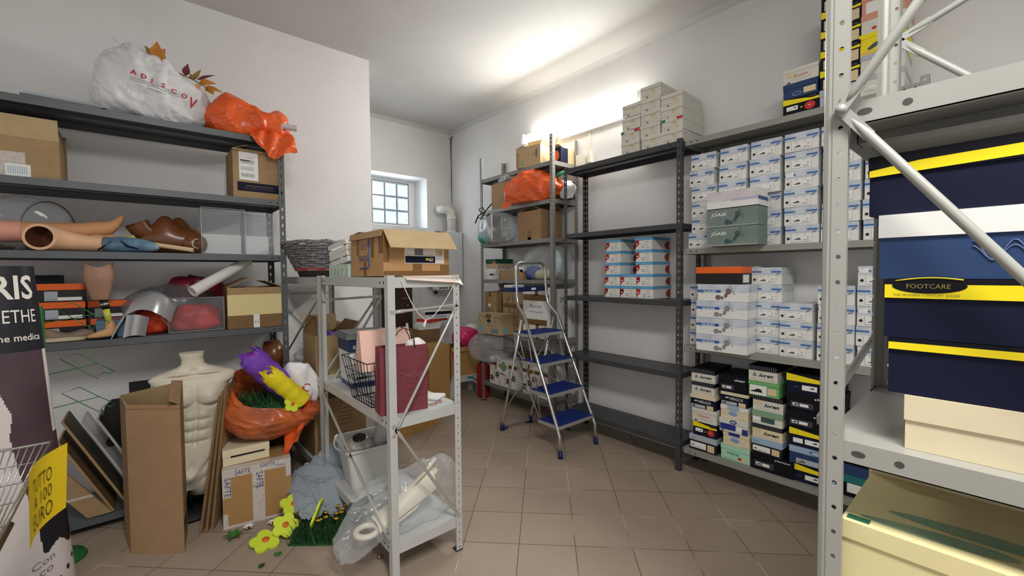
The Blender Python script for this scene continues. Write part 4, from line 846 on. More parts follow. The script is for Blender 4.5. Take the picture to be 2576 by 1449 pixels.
# ---------------------------------------------------------------- floor in front of the left unit
mq=thing('mannequin_torso','ivory headless male mannequin torso standing behind the tall kraft box','mannequin',(.195,3.235,0),-.10)
m=MB(); rows=[(.165,.105,.06,-.02),(.20,.125,.075,-.015),(.26,.142,.092,-.01),(.32,.145,.096,-.005),(.38,.135,.090,0),(.45,.122,.082,0),(.52,.124,.084,0),(.60,.138,.096,0),(.68,.152,.108,0),(.74,.160,.110,0),(.79,.172,.100,0),(.81,.206,.088,0),(.84,.220,.072,0),(.862,.195,.060,0),(.885,.125,.054,0),(.90,.080,.050,0),(.915,.060,.049,0),(.945,.054,.050,0),(.97,.060,.056,0),(.985,.062,.058,0)]
def rowat(v):
    t=v*(len(rows)-1); i=min(int(t),len(rows)-2); f=t-i; return [rows[i][k]*(1-f)+rows[i+1][k]*f for k in range(4)]
def body(u,v):
    z,hx,hy,cx=rowat(v); a=2*PI*u; c=math.cos(a); s_=math.sin(a); pw=.8 if z>.3 else .9
    x=hx*math.copysign(abs(c)**pw,c); y=hy*math.copysign(abs(s_)**pw,s_); g=lambda X,Z,sx,sz: math.exp(-(((x-X)/sx)**2+((z-Z)/sz)**2))
    if y<0:
        q=0
        for s2 in (-1,1):
            q+=.020*g(s2*.075,.735,.055,.05)+.006*g(s2*.085,.70,.05,.018)
            for zz_,a_ in ((.62,.008),(.555,.008),(.49,.007)): q+=a_*g(s2*.034,zz_,.026,.026)
            q+=.012*g(s2*.08,.868,.06,.010)-.008*g(s2*.05,.85,.05,.010); q+=.008*g(s2*.105,.40,.03,.07)
            q-=.012*math.exp(-((z-.672-.35*(abs(x)-.07)**2*20)/.009)**2)*math.exp(-((x-s2*.08)/.06)**2)
            for zz_ in (.59,.523,.458): q-=.007*g(s2*.035,zz_,.035,.006)
        q-=.012*g(0,.72,.010,.06)+.008*g(0,.56,.006,.10)+.012*g(0,.445,.010,.010)+.010*g(0,.875,.018,.016); q-=.010*g(0,.31,.012,.03); q+=.018*g(.0,.255,.035,.04)
        for s2 in(-1,1): q-=.010*math.exp(-((x*s2-.05-(z-.27)*.55)/.016)**2)*g(s2*.08,.33,.08,.05)
        y-=q*1.7
    elif y>0: y+=.02*math.exp(-((z-.27)/.07)**2)-.012*math.exp(-(x/.02)**2)*(1 if z>.35 else .4)
    return Vector((x+cx+.025*math.sin((z-.3)*4),y,z))
m.grid(body,144,160,ivory); m.add([body(k/40,1) for k in range(40)],[tuple(range(40))],mat('ivory_neck_cap',(232,228,212),.4)); m.add([body(k/40,0) for k in range(40)],[tuple(range(40))[::-1]],ivory)
m.build('body',mq)
for s_,l_ in ((-1,.0),(1,.035)):
    m=MB(); m.tube([(s_*.065-.02,.005,.26),(s_*.072-.025,.0,.17+l_),(s_*.074-.03,.0,.09+l_)],[.078,.074,.066],ivory,24); m.build('thigh',mq)
m=MB(); m.tube([(-.02,.01,.02),(-.02,.01,.26)],.012,rubberk,10); m.tube([(-.02,.01,0.0),(-.02,.01,.022)],.15,rubberk,32); m.build('stand_base',mq)
bx=thing('cardboard_box','tall narrow open kraft box standing in front of the ivory mannequin','box',(0,0,0)); wkm=mat('warm_kraft_card',(160,129,98),.8,var=.08,scale=14,spec=.15)
C4=[Vector((-.122,3.17,0)),Vector((-.094,2.967,0)),Vector((.119,2.784,0)),Vector((.146,3.02,0))]; H4=[.80,.785,.785,.86]
m=MB()
for k in range(4):
    a,b=C4[k],C4[(k+1)%4]; ce=sum(C4,Vector())/4; 
    ia,ib=a+(ce-a).normalized()*.006,b+(ce-b).normalized()*.006; ha,hb=Vector((0,0,H4[k])),Vector((0,0,H4[(k+1)%4]))
    m.quad(a,b,b+hb,a+ha,wkm); m.quad(ib,ia,ia+ha,ib+hb,kraftin); m.quad(a+ha,b+hb,ib+hb,ia+ha,kraftl)
m.add([v+Vector((0,0,.004)) for v in C4],[(0,1,2,3)],kraftin)
u_=(C4[2]-C4[1]); n_=Vector((-.65,-.76,0))*.0008
m.quad(C4[1]+n_+Vector((0,0,.762)),C4[2]+n_+Vector((0,0,.762)),C4[2]+n_+Vector((0,0,.765)),C4[1]+n_+Vector((0,0,.765)),kraftd)
q=C4[2]+(C4[3]-C4[2])*.15+Vector((.001,0,.10)); e=(C4[3]-C4[2])*.5; m.quad(q,q+e,q+e+Vector((0,0,.05)),q+Vector((0,0,.05)),ink); m.build('body',bx)
m=MB(); a=C4[3]+Vector((0,0,.86)); b=C4[2]+Vector((0,0,.785)); m.prism([b,a,a+Vector((-.05,-.03,.015)),b+Vector((-.045,-.02,.035))],(0,0,.004),wkm); m.build('flap',bx)
for i in range(3):
    m=MB(); a=Vector((.190+.026*i,2.935-.008*i,0)); ln=Vector((.062,.16,0)); up=Vector((.115-.01*i,.06,.74+.03*i)); nn=ln.cross(up).normalized()*(.012)
    m.prism([a,a+ln,a+ln+up,a+up],nn,kraft if i!=1 else kraftin,kraftd); single(m,'cardboard_sheet',('nearest flattened cardboard sheet leaning beside the mannequin','middle flattened cardboard sheet leaning beside the mannequin','rear flattened cardboard sheet leaning beside the taped box')[i],'cardboard',group='flattened cardboard sheets')
def deco_s(m,w,d,h):
    y=-.0008; m.fq(-w*.5,h*.86,w*.5,h,y,tapeC); m.fq(-w*.08,0,w*.10,h,y-.0004,tapeC); m.fq(-w*.5,0,w*.5,h*.045,y,tapeC); m.fq(-w*.5,h*.52,-w*.38,h*.9,y-.0004,tapeC); m.fq(w*.42,h*.68,w*.5,h*.9,y-.0004,tapeC); m.fq(w*.44,0,w*.5,h*.35,y-.0004,tapeC); m.fq(-w*.5,0,-w*.43,h*.25,y-.0004,tapeC)
    v=mat('violet_ink',(74,74,120),.5); u_,w_=(1,0,0),(0,0,1)
    for (x,z,s_) in ((-.32*w,h*.885,.028),(.04*w,h*.93,.02)): m.ftext('SAFTE',x,z,y-.0012,v,s_,w*.22)
    m.text('SAFTE',(-.02*w,y-.0012,h*.86),(0,0,-1),(1,0,0),v,.035,h*.28); m.text('SAFTE',(-.47*w,y-.0012,h*.86),(0,0,-1),(1,0,0),v,.030,h*.32)
    m.ftext('FRAGILE',-w*.07,h*.60,y-.0012,v,.014,w*.16); m.ftext('FRAGILE',w*.28,h*.89,y-.0012,v,.012,w*.14)
    m.add([(-w/2,.0,h+.0006),(w/2,0,h+.0006),(w/2,.05,h+.0006),(-w/2,.05,h+.0006)],[(0,1,2,3)],tapeC)
carton('kraft box sealed with printed fragile tape on the floor below the orange sack',(.472,2.862,0),math.radians(-9.7),.348,.25,.342,mat('flat_kraft_card',(168,130,84),.8,var=.06,scale=14,spec=.15),(),deco_s,closed=True)
sbox('cream lidded box under the orange sack on the taped box',(.43,2.93,.344),-.06,.235,.19,.095,cream,cream,.045,lidfront=lambda m,w,a,b,y:m.fq(-w*.34,a-.004,w*.40,a+.006,y-.0004,ink))
sk=thing('plastic_sack','large orange-brown plastic sack overflowing with party decorations','bag',(.585,3.03,.425))
m=MB()
def sack(u,v):
    a=2*PI*u; R=[.05,.17,.235,.255,.25,.235,.225][min(6,int(v*6.99))]; t=v*6; i=min(5,int(t)); f=t-i; pr_=[.06,.17,.225,.25,.245,.225,.215,.215]; R=pr_[i]*(1-f)+pr_[i+1]*f
    x=R*math.cos(a)*1.02; y=R*.78*math.sin(a); z=.0+.33*v
    z+= v*v*(-.05*math.cos(a)+.11*math.sin(a)-.02)            # rim high at the back left, low at the front
    d=.024*crump((x*1.0,y,z*1.9+x*.8),5.5,4)*(.35+.65*math.sin(min(1,v*1.05)*PI)**.5)
    x+=.02*v; return Vector((x+d*math.cos(a),y+d*math.sin(a),z+.02*math.sin(3*a)*v))
m.grid(sack,140,80,plastict); m.build('sack',sk)
m=MB(); m.grid(lambda u,v:Vector((.06+.16*u-.03*v,-.10-.05*math.sin(u*PI)+.02*math.sin(v*8),.22*u+.05-.20*v*(1-.3*u)+.02*math.sin(u*12+v*4))),18,14,plastico); m.build('sack_corner',sk)
def roll(lab,a,b,r,mt,mt2=None,nm='crepe_paper_roll'):
    m=MB(); A=Vector(a);B=Vector(b); n=14; P=[A+(B-A)*i/n for i in range(n+1)]; m.tube(P,[r*(1+.05*math.sin(i*1.7)) for i in range(n+1)],mt,20,cap=False)
    d=(B-A).normalized(); s=Vector((0,-1,0)).cross(d).normalized(); t=d.cross(s)
    for k in range(14):
        a1=2*PI*k/14; q=s*math.cos(a1)+t*math.sin(a1); q2=s*math.cos(a1+.5)+t*math.sin(a1+.5); m.add([B+q*r,B+q2*r,B+q2*r*.75+d*.02*(1+k%3),B+q*r*.9+d*.012*(k%4)],[(0,1,2,3)],mt,True)
    m.add([B-d*.005+(s*math.cos(x)+t*math.sin(x))*r*.93 for x in [2*PI*k/20 for k in range(20)]],[tuple(range(20))],mt2 or mt); return single(m,nm,lab,'paper roll')
roll('purple crepe paper roll with pink core sticking out of the orange sack',(.69,3.00,.70),(.478,2.98,.95),.074,mat('purple_crepe',(124,72,190),.7,var=.15,scale=30),mat('pink_crepe',(236,84,170),.6))
roll('yellow crepe paper roll in front of the purple one in the sack',(.735,2.90,.655),(.558,2.87,.85),.054,mat('yellow_crepe',(232,214,30),.7,var=.1,scale=30))
gr=mat('artificial_grass',(44,92,48),.6,col2=(24,58,30),scale=40)
def grass(m,n,fx,hgt,w=.003,seed=3):
    R=random.Random(seed)
    for _ in range(n):
        x,y,z,ax=fx(R); h=hgt*R.uniform(.6,1.2); dx,dy=R.uniform(-.5,.5)*h,R.uniform(-.5,.5)*h; a=R.uniform(0,PI); cx,cy=w*math.cos(a),w*math.sin(a)
        m.add([(x-cx,y-cy,z),(x+cx,y+cy,z),(x+dx*.4+cx*.7,y+dy*.4+cy*.7,z+h*.6),(x+dx*.4-cx*.7,y+dy*.4-cy*.7,z+h*.6),(x+dx,y+dy,z+h)],[(0,1,2,3),(3,2,4)],gr)
m=MB(); grass(m,420,lambda R:(R.uniform(-.17,.19),R.uniform(-.13,.12),.13+R.uniform(0,.06),0),.07); blob(m,(0,0,.11),(.17,.13,.06),gr,.01,9,2,24,14); single(m,'artificial_garland','green artificial garland filling the orange sack','garland',(.585,3.04,.50))
def flower(lab,loc,rot,r,th=.012,cat='foam flower',group=None,nm='foam_flower'):
    o=thing(nm,lab,cat,loc,0,group,rot); ye=mat('lime_foam',(204,222,58),.7)
    m=MB(); n=60; P=[(r*(.72+.28*abs(math.cos(2.5*t)))*math.cos(t),r*(.72+.28*abs(math.cos(2.5*t)))*math.sin(t),0) for t in [2*PI*k/n for k in range(n)]]
    m.prism(P[::-1],(0,0,th),ye); m.build('petals',o)
    m=MB(); m.tube([(0,0,th),(0,0,th+.003)],r*.24,mat('orange_foam',(214,112,40),.7),16); m.build('centre',o); return o
flower('lime foam flower on the rim of the orange sack',(.665,2.865,.655),(1.2,.1,.2),.05)
wp=thing('paper_bag','crumpled white paper bag with red print at right edge of the sack','bag',(.765,3.0,.63))
m=MB(); vs,fs=blob(m,(0,0,.12),(.075,.05,.125),mat('white_paper',(232,230,232),.6),.022,9,17,48,32,2.6,None,lambda p,d:Vector((p.x-p.z*.35,p.y,p.z)),4); m.build('bag_body',wp)
bv2=BVHTree.FromPolygons([Vector(v) for v in vs],fs); m=MB(); ptext(m,bv2,'C',-.03,.09,redi,.05,.05,-.5,bold=.0); m.build('print',wp)
for i,(loc,pts,rad,lab) in enumerate((((.69,3.62,.087),[(0,0,.02),(.01,0,.35),(.0,0,.60),(-.02,0,.78)],[.13,.125,.11,.095],'brown mannequin torso standing behind the orange sack by the unit post'),((.715,3.60,.79),[(0,0,.0),(.01,0,.08),(-.01,-.01,.16)],[.085,.08,.055],'brown mannequin neck piece stacked on the brown torso'),((.545,3.50,.60),[(-.12,0,0),(.0,-.04,.03),(.12,-.06,.02)],[.07,.085,.075],'brown mannequin limb lying behind the purple roll'),((.53,3.52,.087),[(0,0,.0),(0,0,.3),(0,0,.53)],[.12,.11,.10],'dark brown mannequin leg section left of the brown torso'))):
    m=MB(); m.tube(pts,rad,brownm,26); 
    if i==1: m.tube([Vector(pts[-1])-Vector((0,0,.01)),Vector(pts[-1])+Vector((0,0,.004))],.05,MATS['dark_brown_hollow'],24)
    single(m,'mannequin_piece',lab,'mannequin',loc)
m=MB(); m.prism([(-.10,0,.0),(.12,0,.0),(.12,0,.36),(.02,0,.36),(.02,0,.27),(-.06,0,.27),(-.09,0,.24),(-.10,0,.18),(-.06,0,.10)],(0,.05,0),rubberk); single(m,'chair_back','black padded chair back behind the tall kraft box','chair back',(-.11,3.47,.44))
m=MB(); m.box(-.03,0,0,.03,.03,.45,rubberk); single(m,'support_foot','black post carrying the chair back behind the kraft box','post',(-.05,3.56,.0))
# leaning panels
pn=[((-.40,3.36),.012,'dark framed panel leaning on the bottom shelf, outermost',kraftd,.50),((-.33,3.36),.012,'brown panel with green picture leaning, second from left',mat('dark_green_print',(40,66,40),.6,col2=(90,70,50),scale=8),.62),((-.26,3.36),.010,'grey translucent panel leaning, third from left',clearm,.60),((-.20,3.36),.012,'dark grey board leaning nearest the tall kraft box',steeld,.60)]
for i,((x,y),th,lab,mt,L) in enumerate(pn):
    m=MB(); d=Vector((.46,0,-1)).normalized(); n=Vector((1,0,.46)).normalized(); top=Vector((-.30,0,.62)) 
    a=Vector((0,0,0)); up=-d*L; w_=Vector((0,.26,0)); m.prism([a,a+w_,a+w_+up,a+up],n*th,mt,kraft if i<2 else zinc); single(m,'leaning_panel',lab,'panel',(x+.22,y,.09))
m=MB(); d=Vector((.5,0,-.8)).normalized(); m.prism([(0,0,0),(.10,0,-.0),(.10-.17,0,.27),(-.17,0,.27)],(0,.02,0),kraft); m.prism([(-.075,-.001,.115),(.03,-.001,.115),(.02,-.001,.13),(-.085,-.001,.13)],(0,.0008,0),tapeC); single(m,'cardboard_piece','small taped kraft card leaning in front of the panels','cardboard',(-.28,3.335,.10))
# green shoe rack with wire hooks
gp=mat('green_enamel',(34,110,58),.4,spec=.5)
rk=thing('display_rack','green pole display rack with wire shoe hooks left of the kraft box','display rack',(-.385,3.14,0))
m=MB(); m.tube([(0,0,.02),(-.01,.0,.7),(-.018,0,1.305)],.0165,gp,14); m.build('pole',rk)
m=MB(); m.lathe([(0,.022),(.05,.022),(.11,.016),(.118,.0),(0,0)],gp,28); m.build('foot',rk)
for z,x0 in ((.96,.0),(.785,.0),(1.22,-.01)):
    m=MB(); m.tube([(x0,0,z),(x0+.19,-.03,z+.035)],.0022,gp,6); m.tube([(x0+.05,-.02,z+.075),(x0+.115,-.03,z+.098),(x0+.19,-.04,z+.035),(x0+.25,-.05,z-.012),(x0+.235,-.052,z-.022),(x0+.205,-.05,z-.012),(x0+.185,-.05,z-.04),(x0+.12,-.035,z+.015)],.0022,gp,6,closed=True); m.build('wire_hook',rk)
# leg-print display pillar with its text
pil=thing('display_pillar','white cardboard display pillar printed with a dark stocking leg','display',(-.50,2.86,0))
pw=mat('pillar_white',(212,206,204),.5); pk=mat('pillar_black',(26,27,36),.4); tights=mat('aubergine_tights',(66,50,58),.45,col2=(86,66,72),scale=3)
Hp=1.50
def prad(z): return .205-.14*(z/Hp)*.62
def pp(a,z,off=0):
    R=prad(z)+off; return Vector((R*math.cos(a)*1.05,R*.72*math.sin(a),z))
m=MB(); N=220; NR=230
LG=[(.24,.50),(.40,.42),(.53,.30),(.64,.20),(.77,.11),(.86,.18),(1.0,-.10),(1.08,-.6),(1.13,-1.0)]
def legl(z):
    for (a,b),(c,d) in zip(LG,LG[1:]):
        if z<=c: return b+(d-b)*(z-a)/(c-a)
    return -1
for j in range(NR):
    for k in range(N):
        z0,z1=Hp*j/NR,Hp*(j+1)/NR; a0,a1=2*PI*k/N,2*PI*(k+1)/N; am=(a0+a1)/2; zm=(z0+z1)/2; s_=math.cos(am-math.radians(10))
        mt=pw
        if zm>1.13: mt=pk
        elif zm>.245+.02*math.sin(am*9) and math.cos(am+math.radians(80))>-.3 and s_>legl(zm) and not (s_>.90 and .75<zm): mt=tights if zm>.50 or s_<.4 else pk
        m.add([pp(a0,z0),pp(a1,z0),pp(a1,z1),pp(a0,z1)],[(0,1,2,3)],mt,True)
m.add([pp(2*PI*k/40,Hp) for k in range(40)],[tuple(range(40))],cream); m.build('printed_body',pil)
def curved(mm_,t,a0,z,h,dang,mt,slope=0,bold=0,shear=0):
    vs,fs,asp=text_geo(t,shear,bold)
    mm_.add([pp(a0+dang*u,z+h*v+slope*u,.002) for u,v in vs],fs,mt)
m=MB(); pwt=mat('pillar_text_white',(226,222,214),.5)
curved(m,'RIS',-1.50,1.355,.105,1.08,pwt,.0,.02); curved(m,'ETHE',-1.28,1.255,.055,.85,pwt,.0,0); curved(m,'sione medica',-1.70,1.175,.030,1.35,pwt,.0,.01)
gtx=mat('grey_print_text',(126,122,122),.5); curved(m,'Con',-1.10,.165,.030,.42,gtx,.03); curved(m,'per co',-1.45,.095,.035,.72,gtx,.04)
m.build('lettering',pil)
m=MB()
for a,z,c in ((-.15,.155,'charcoal_dot'),(-.38,.118,'dark_blue_dot'),(-.62,.088,'taupe_dot'),(-.88,.062,'brown_dot')):
    c={'charcoal_dot':(50,50,58),'dark_blue_dot':(34,42,56),'taupe_dot':(112,100,88),'brown_dot':(96,72,58)}[c]; mt=mat('dot_%d'%c[0],c,.5); m.add([pp(a+.055*math.cos(t),z+.012*math.sin(t),.002) for t in [2*PI*k/14 for k in range(14)]],[tuple(range(14))],mt)
m.build('colour_dots',pil)
# wire basket with the yellow price sign
bs=thing('wire_basket','chrome wire bargain basket on a stand in the lower left corner','basket',(-.50,2.05,0))
wir=mat('chrome_wire',(200,198,192),.25,metal=.85)
x0,x1,y0,y1,zt=-.24,.215,-.42,.29,.83
m=MB(); m.tube([(x0,y0,zt),(x1,y0,zt),(x1,y1,zt),(x0,y1,zt)],.005,wir,8,closed=True); m.build('rim',bs)
m=MB(); xi,yi0,yi1,zb=.12,-.33,.20,.60
for i in range(25):
    t=i/24; m.tube([(x1,y0+(y1-y0)*t,zt),(xi,yi0+(yi1-yi0)*t,zb)],.0022,wir,6)
    m.tube([(x0+(x1-x0)*t,y1,zt),(x0+.09+(xi-x0-.09)*t,yi1,zb)],.0022,wir,6); m.tube([(x0+(x1-x0)*t,y0,zt),(x0+.09+(xi-x0-.09)*t,yi0,zb)],.0022,wir,6)
for k in (.25,.5,.75):
    e=lambda a,b:a+(b-a)*k
    m.tube([(x0,e(y0,yi0),e(zt,zb)),(e(x1,xi),e(y0,yi0),e(zt,zb)),(e(x1,xi),e(y1,yi1),e(zt,zb)),(x0,e(y1,yi1),e(zt,zb))],.0022,wir,6)
for i in range(12): m.tube([(x0+.09,yi0+(yi1-yi0)*i/11,zb),(xi,yi0+(yi1-yi0)*i/11,zb)],.0022,wir,6)
m.build('wire_mesh',bs)
m=MB(); m.tube([(xi+.0,yi0,zb-.01),(xi,yi1,zb-.01)],.011,mat('brass_tube',(136,120,84),.35,metal=.5),10); m.build('lower_bar',bs)
for x,y in ((-.2,-.3),(-.2,.2)):
    m=MB(); m.tube([(x,y,0),(x,y,zb)],.011,MATS['brass_tube'],10); m.build('leg',bs)
sg=thing('price_sign','yellow handwritten price sign hanging on the wire basket','sign',(-.240,1.757,.0))
m=MB(); ysign=mat('yellow_paper',(238,206,28),.6,var=.03,scale=10)
A=Vector((.028,.295,.894));Bq=Vector((.018,.295,.677));Cq=Vector((-.034,.075,.660));Dq=Vector((-.030,.075,.883)) 
def sp(u,v,off=0):
    p=(Dq*(1-u)+A*u)*v+(Cq*(1-u)+Bq*u)*(1-v); n=(A-Dq).cross(Dq-Cq).normalized(); return p+n*(off-.02*math.sin(u*PI))
nn=(A-Dq).cross(Dq-Cq).normalized(); sgn=1 if nn.dot(Vector((.285,-2.0,.7)))>0 else -1
m.grid(lambda u,v:sp(u,v),14,8,ysign); m.build('sheet',sg)
m=MB(); olive=mat('marker_ink',(58,48,24),.6)
for t,u0,u1,v0,v1 in (('TUTTO',.22,.72,.60,.80),('A 100',.26,.72,.37,.55),('EURO',.24,.74,.10,.31)):
    vs,fs,asp=text_geo(t,0,-.012); m.add([sp(u0+(u1-u0)*a,v0+(v1-v0)*b,sgn*.0025) for a,b in vs],fs,olive)
m.build('lettering',sg)
# ---------------------------------------------------------------- pale stands: top
Z1=1.4365
m=MB(); pink=mat('pale_pink_sheet',(236,214,200),.5)
m.grid(lambda u,v:Vector((-.07+.315*u,-.128+.55*v,.005-.42*max(0,.085-v)*(.5+u*.6)-.10*max(0,u-.9)*(1-v))),20,26,pink); m.box(-.06,-.06,0,.22,.44,.003,pink); sheetp=single(m,'card_sheet','pale pink card sheet under the large open carton on the stand','sheet',(1.0,1.96,Z1))
def deco_big(m,w,d,h):
    y=-.0008
    m.fq(-w*.20,h*.28,w*.42,h*.66,y,labelw); m.fq(-w*.19,h*.29,w*.27,h*.44,y-.0005,navy); m.ftext('GLS',w*.17,h*.33,y-.001,labelw,h*.075,w*.07,bold=.03,shear=.2); m.fq(w*.12,h*.35,w*.165,h*.40,y-.001,yel)
    m.fq(w*.28,h*.46,w*.40,h*.64,y-.0007,labelt); m.ftext('70',w*.335,h*.48,y-.001,ink,h*.07,w*.035); m.ftext('Ragione sociale mittente e destinatario',-w*.17,h*.455,y-.001,ink,h*.03,w*.42); m.fq(-w*.05,h*.46,w*.08,h*.62,y-.0008,inkg)
    m.fq(-w*.5,0,w*.5,h*.11,y,tapeM); m.fq(-w*.08,0,w*.06,h*.27,y-.0004,tapeM); m.fq(w*.35,h*.0,w*.5,h*.25,y-.0004,tapeM); m.fq(-w*.5,h*.3,-w*.42,h,y,tapeM)
    x=-w/2-.0008
    def lq(a,b,c,e,mt,o=0): m.quad((x-o,a,b),(x-o,a,e),(x-o,c,e),(x-o,c,b),mt)
    lq(d*.0,h*.85,d,h,tapeM); lq(d*.26,h*.42,d*.34,h,tapeM,.0004); lq(d*.72,h*.5,d*.8,h,tapeM,.0004); lq(0,h*.5,d*.12,h,tapeM,.0004); lq(d*.50,0,d*.57,h*.32,tapeM,.0004)
    u,v=(0,-1,0),(0,0,1); m.text('ALTO',(x-.001,d*.66,h*.60),u,v,inkb,h*.14,d*.17); m.text('FRAGILE',(x-.001,d*.72,h*.34),u,v,inkb,h*.14,d*.30)
    m.add([(x-.001,d*.46,h*.68),(x-.001,d*.36,h*.68),(x-.001,d*.41,h*.90)],[(0,1,2)],inkb); m.tube([(x-.001,d*.40,h*.66),(x-.001,d*.40,h*.24),(x-.001,d*.44,h*.18),(x-.001,d*.68,h*.18)],.004,inkb,4)
carton('large open kraft carton with courier label and blue print on the pale stand',(1.062,1.972,Z1+.005),0,.37,.42,.226,mat('orange_kraft_card',(182,142,98),.8,var=.1,scale=14,spec=.15),(('f',.125,138,kraftl),('b',.12,-85,kraft),('l',.035,165,kraft),('r',.06,-80,kraft)),deco_big)
m=MB()
P=[(.0,0,.0),(.02,-.0,-.05),(.05,0,-.11),(.085,0,-.165),(.125,0,-.20),(.165,0,-.185),(.22,0,-.13),(.27,0,-.06),(.30,0,.0)]
m.tube(P,.0022,mat('white_cord',(220,216,206),.7),6); m.tube([(.125,0,-.20),(.118,0,-.215),(.115,0,-.232)],[.004,.006,.008],MATS['white_cord'],8); single(m,'string_loop','white string with tassel hanging below the pink card sheet','string',(.905,1.842,1.425))
# white crates on a mint printed box
r=sbox('mint white tin printed with lilies under the white slatted crates',(.93,2.47,Z1),RW+.0,.33,.22,.075,mat('mint_white_print',(206,216,206),.5,col2=(170,196,178),scale=18))
r.location=(.875,2.60,Z1)
m_=MB()
for i in range(5):
    m_.tube([(-.13+.065*i,-.001,.01),(-.12+.065*i,-.001,.05),(-.10+.065*i,-.001,.06)],.0022,mat('leaf_green_print',(150,178,130),.6),4); m_.fell(-.10+.065*i,.055,.012,.008,-.0012,white,10)
o=m_.build('lily_print',r)
for i in range(2):
    cr=thing('slatted_crate',('lower','upper')[i]+' white slatted wooden crate tilted on the mint tin behind the carton','crate',(.88,2.60+.02*i,Z1+.077+.065*i),RW,rot=(.10,-.10,RW))
    wp_=mat('white_painted_wood',(226,226,222),.6,var=.05,scale=20); m=MB(); W_,D_=.30,.20
    for z in (.0,.036):
        for (a,b,c,e) in ((-W_/2,0,W_/2,.008),(-W_/2,D_-.008,W_/2,D_),(-W_/2,.008,-W_/2+.008,D_-.008),(W_/2-.008,.008,W_/2,D_-.008)): m.box(a,b,z,c,e,z+.026,wp_)
    m.build('slats',cr); m=MB()
    for x in (-W_/2+.008,W_/2-.02):
        for y in (.008,D_-.02): m.box(x,y,0,x+.012,y+.012,.062,wp_)
    for y in (.02,.07,.12,.17): m.box(-W_/2+.01,y,-.003,W_/2-.01,y+.03,.0,wp_)
    m.build('corner_posts',cr)
bk=thing('wicker_basket','grey wicker basket with red lining at the left wall end of the stand','basket',(.955,3.30,Z1))
wk=mat('grey_wicker',(150,146,148),.55,col2=(92,88,92),scale=60,bump=.5,bscale=160); wkd=mat('dark_wicker_lining',(54,48,50),.7)
m=MB()
for k in range(11):
    z=.05+.0165*k; R=.135+.008*k; n=64
    m.tube([((R+.004*math.sin(16*2*PI*i/n/2+k*PI))*.95*math.cos(2*PI*i/n),(R+.004*math.sin(16*2*PI*i/n/2+k*PI))*1.45*math.sin(2*PI*i/n),z) for i in range(n)],.0095,wk,6,closed=True)
m.build('woven_wall',bk); m=MB(); m.lathe([(.0,.0),(.115,.0),(.132,.05)],wkd,40,sx=.95,sy=1.45); m.build('base',bk)
m=MB(); m.tube([(.215*.99*math.cos(a),.222*1.40*math.sin(a),.236+.004*math.sin(10*a)) for a in [2*PI*i/60 for i in range(60)]],[.014+.003*math.sin(i*1.3) for i in range(60)],wk,8,closed=True); m.build('rim',bk)
m=MB(); m.lathe([(.132,.045),(.139,.062)],mat('red_lining',(186,44,36),.6),40,sx=1.03,sy=1.52,a0=PI*.95,a1=PI*1.8); m.build('red_band',bk)
# ---------------------------------------------------------------- pale stand A, middle shelf (z .776)
Z2=.7765
burg=mat('burgundy_paper',(118,52,62),.55,var=.06,scale=8)
bb=thing('paper_gift_bag','burgundy paper gift bag with brown cord handles on the pale stand','bag',(.945,1.905,Z2),math.radians(-9))
m=MB(); w_,d_,h_=.235,.10,.325
F=[(-w_/2,0),(w_/2,0),(w_/2,d_/2),(w_/2,d_),(-w_/2,d_),(-w_/2,d_/2)]
def bagp(k,z): 
    x,y=F[k]; 
    if k in(2,5): x-=math.copysign(.028*(z/h_)**.7,x)
    return Vector((x,y*(1-.25*z/h_)+.005,z))
for k in range(6):
    a,b=k,(k+1)%6; m.grid(lambda u,v:bagp(a,v*h_)*(1-u)+bagp(b,v*h_)*u+Vector((0,.0025*math.sin(u*7+v*9),0)),4,10,burg,False)
m.add([bagp(k,0) for k in range(6)],[tuple(range(6))[::-1]],burg); m.build('bag_body',bb)
m=MB(); m.ftext('THENA',-.02,.165,-.0,mat('faded_rose_print',(140,84,90),.5),.030,.115); m.build('print',bb)
for y in (.006,.075):
    m=MB(); m.tube([(-.055+.0*1,y,h_-.015),(-.05,y,h_+.035),(-.025,y,h_+.075),(.0,y,h_+.088),(.03,y,h_+.075),(.05,y,h_+.035),(.055,y,h_-.015)],.003,mat('brown_cord',(80,50,36),.6),6); m.build('cord_handle',bb)
m=MB(); blob(m,(.07,.05,h_-.02),(.045,.025,.04),white,.012,14,6,24,16); m.build('tissue',bb)
nb=thing('wire_basket','black wire basket leaning behind the burgundy bag, holding pink box','basket',(.935,2.20,Z2))
m=MB(); bw=blackm
def rect(x0,y0,x1,y1,z,r): m.tube([(x0,y0,z),(x1,y0,z),(x1,y1,z),(x0,y1,z)],r,bw,6,closed=True)
rect(-.085,-.12,.13,.14,.003,.0025); rect(-.105,-.14,.15,.16,.12,.002); rect(-.115,-.15,.16,.17,.17,.002); rect(-.125,-.165,.175,.185,.235,.0028); rect(-.095,-.13,.14,.15,.06,.002)
for i in range(9):
    t=i/8; 
    m.tube([(-.085,-.12+.26*t,.003),(-.125,-.165+.35*t,.235)],.002,bw,5); m.tube([(.13,-.12+.26*t,.003),(.175,-.165+.35*t,.235)],.002,bw,5)
    m.tube([(-.085+.215*t,-.12,.003),(-.125+.30*t,-.165,.235)],.002,bw,5); m.tube([(-.085+.215*t,.14,.003),(-.125+.30*t,.185,.235)],.002,bw,5); m.tube([(-.085+.215*t,-.12,.003),(-.085+.215*t,.14,.003)],.0016,bw,5)
m.build('wires',nb)
pb=thing('gift_box','pale pink pitched-roof gift box standing in the black wire basket','box',(.965,2.19,Z2+.175),math.radians(-6))
m=MB(); pk_=mat('pale_pink_card',(238,196,182),.55); w2=.13; 
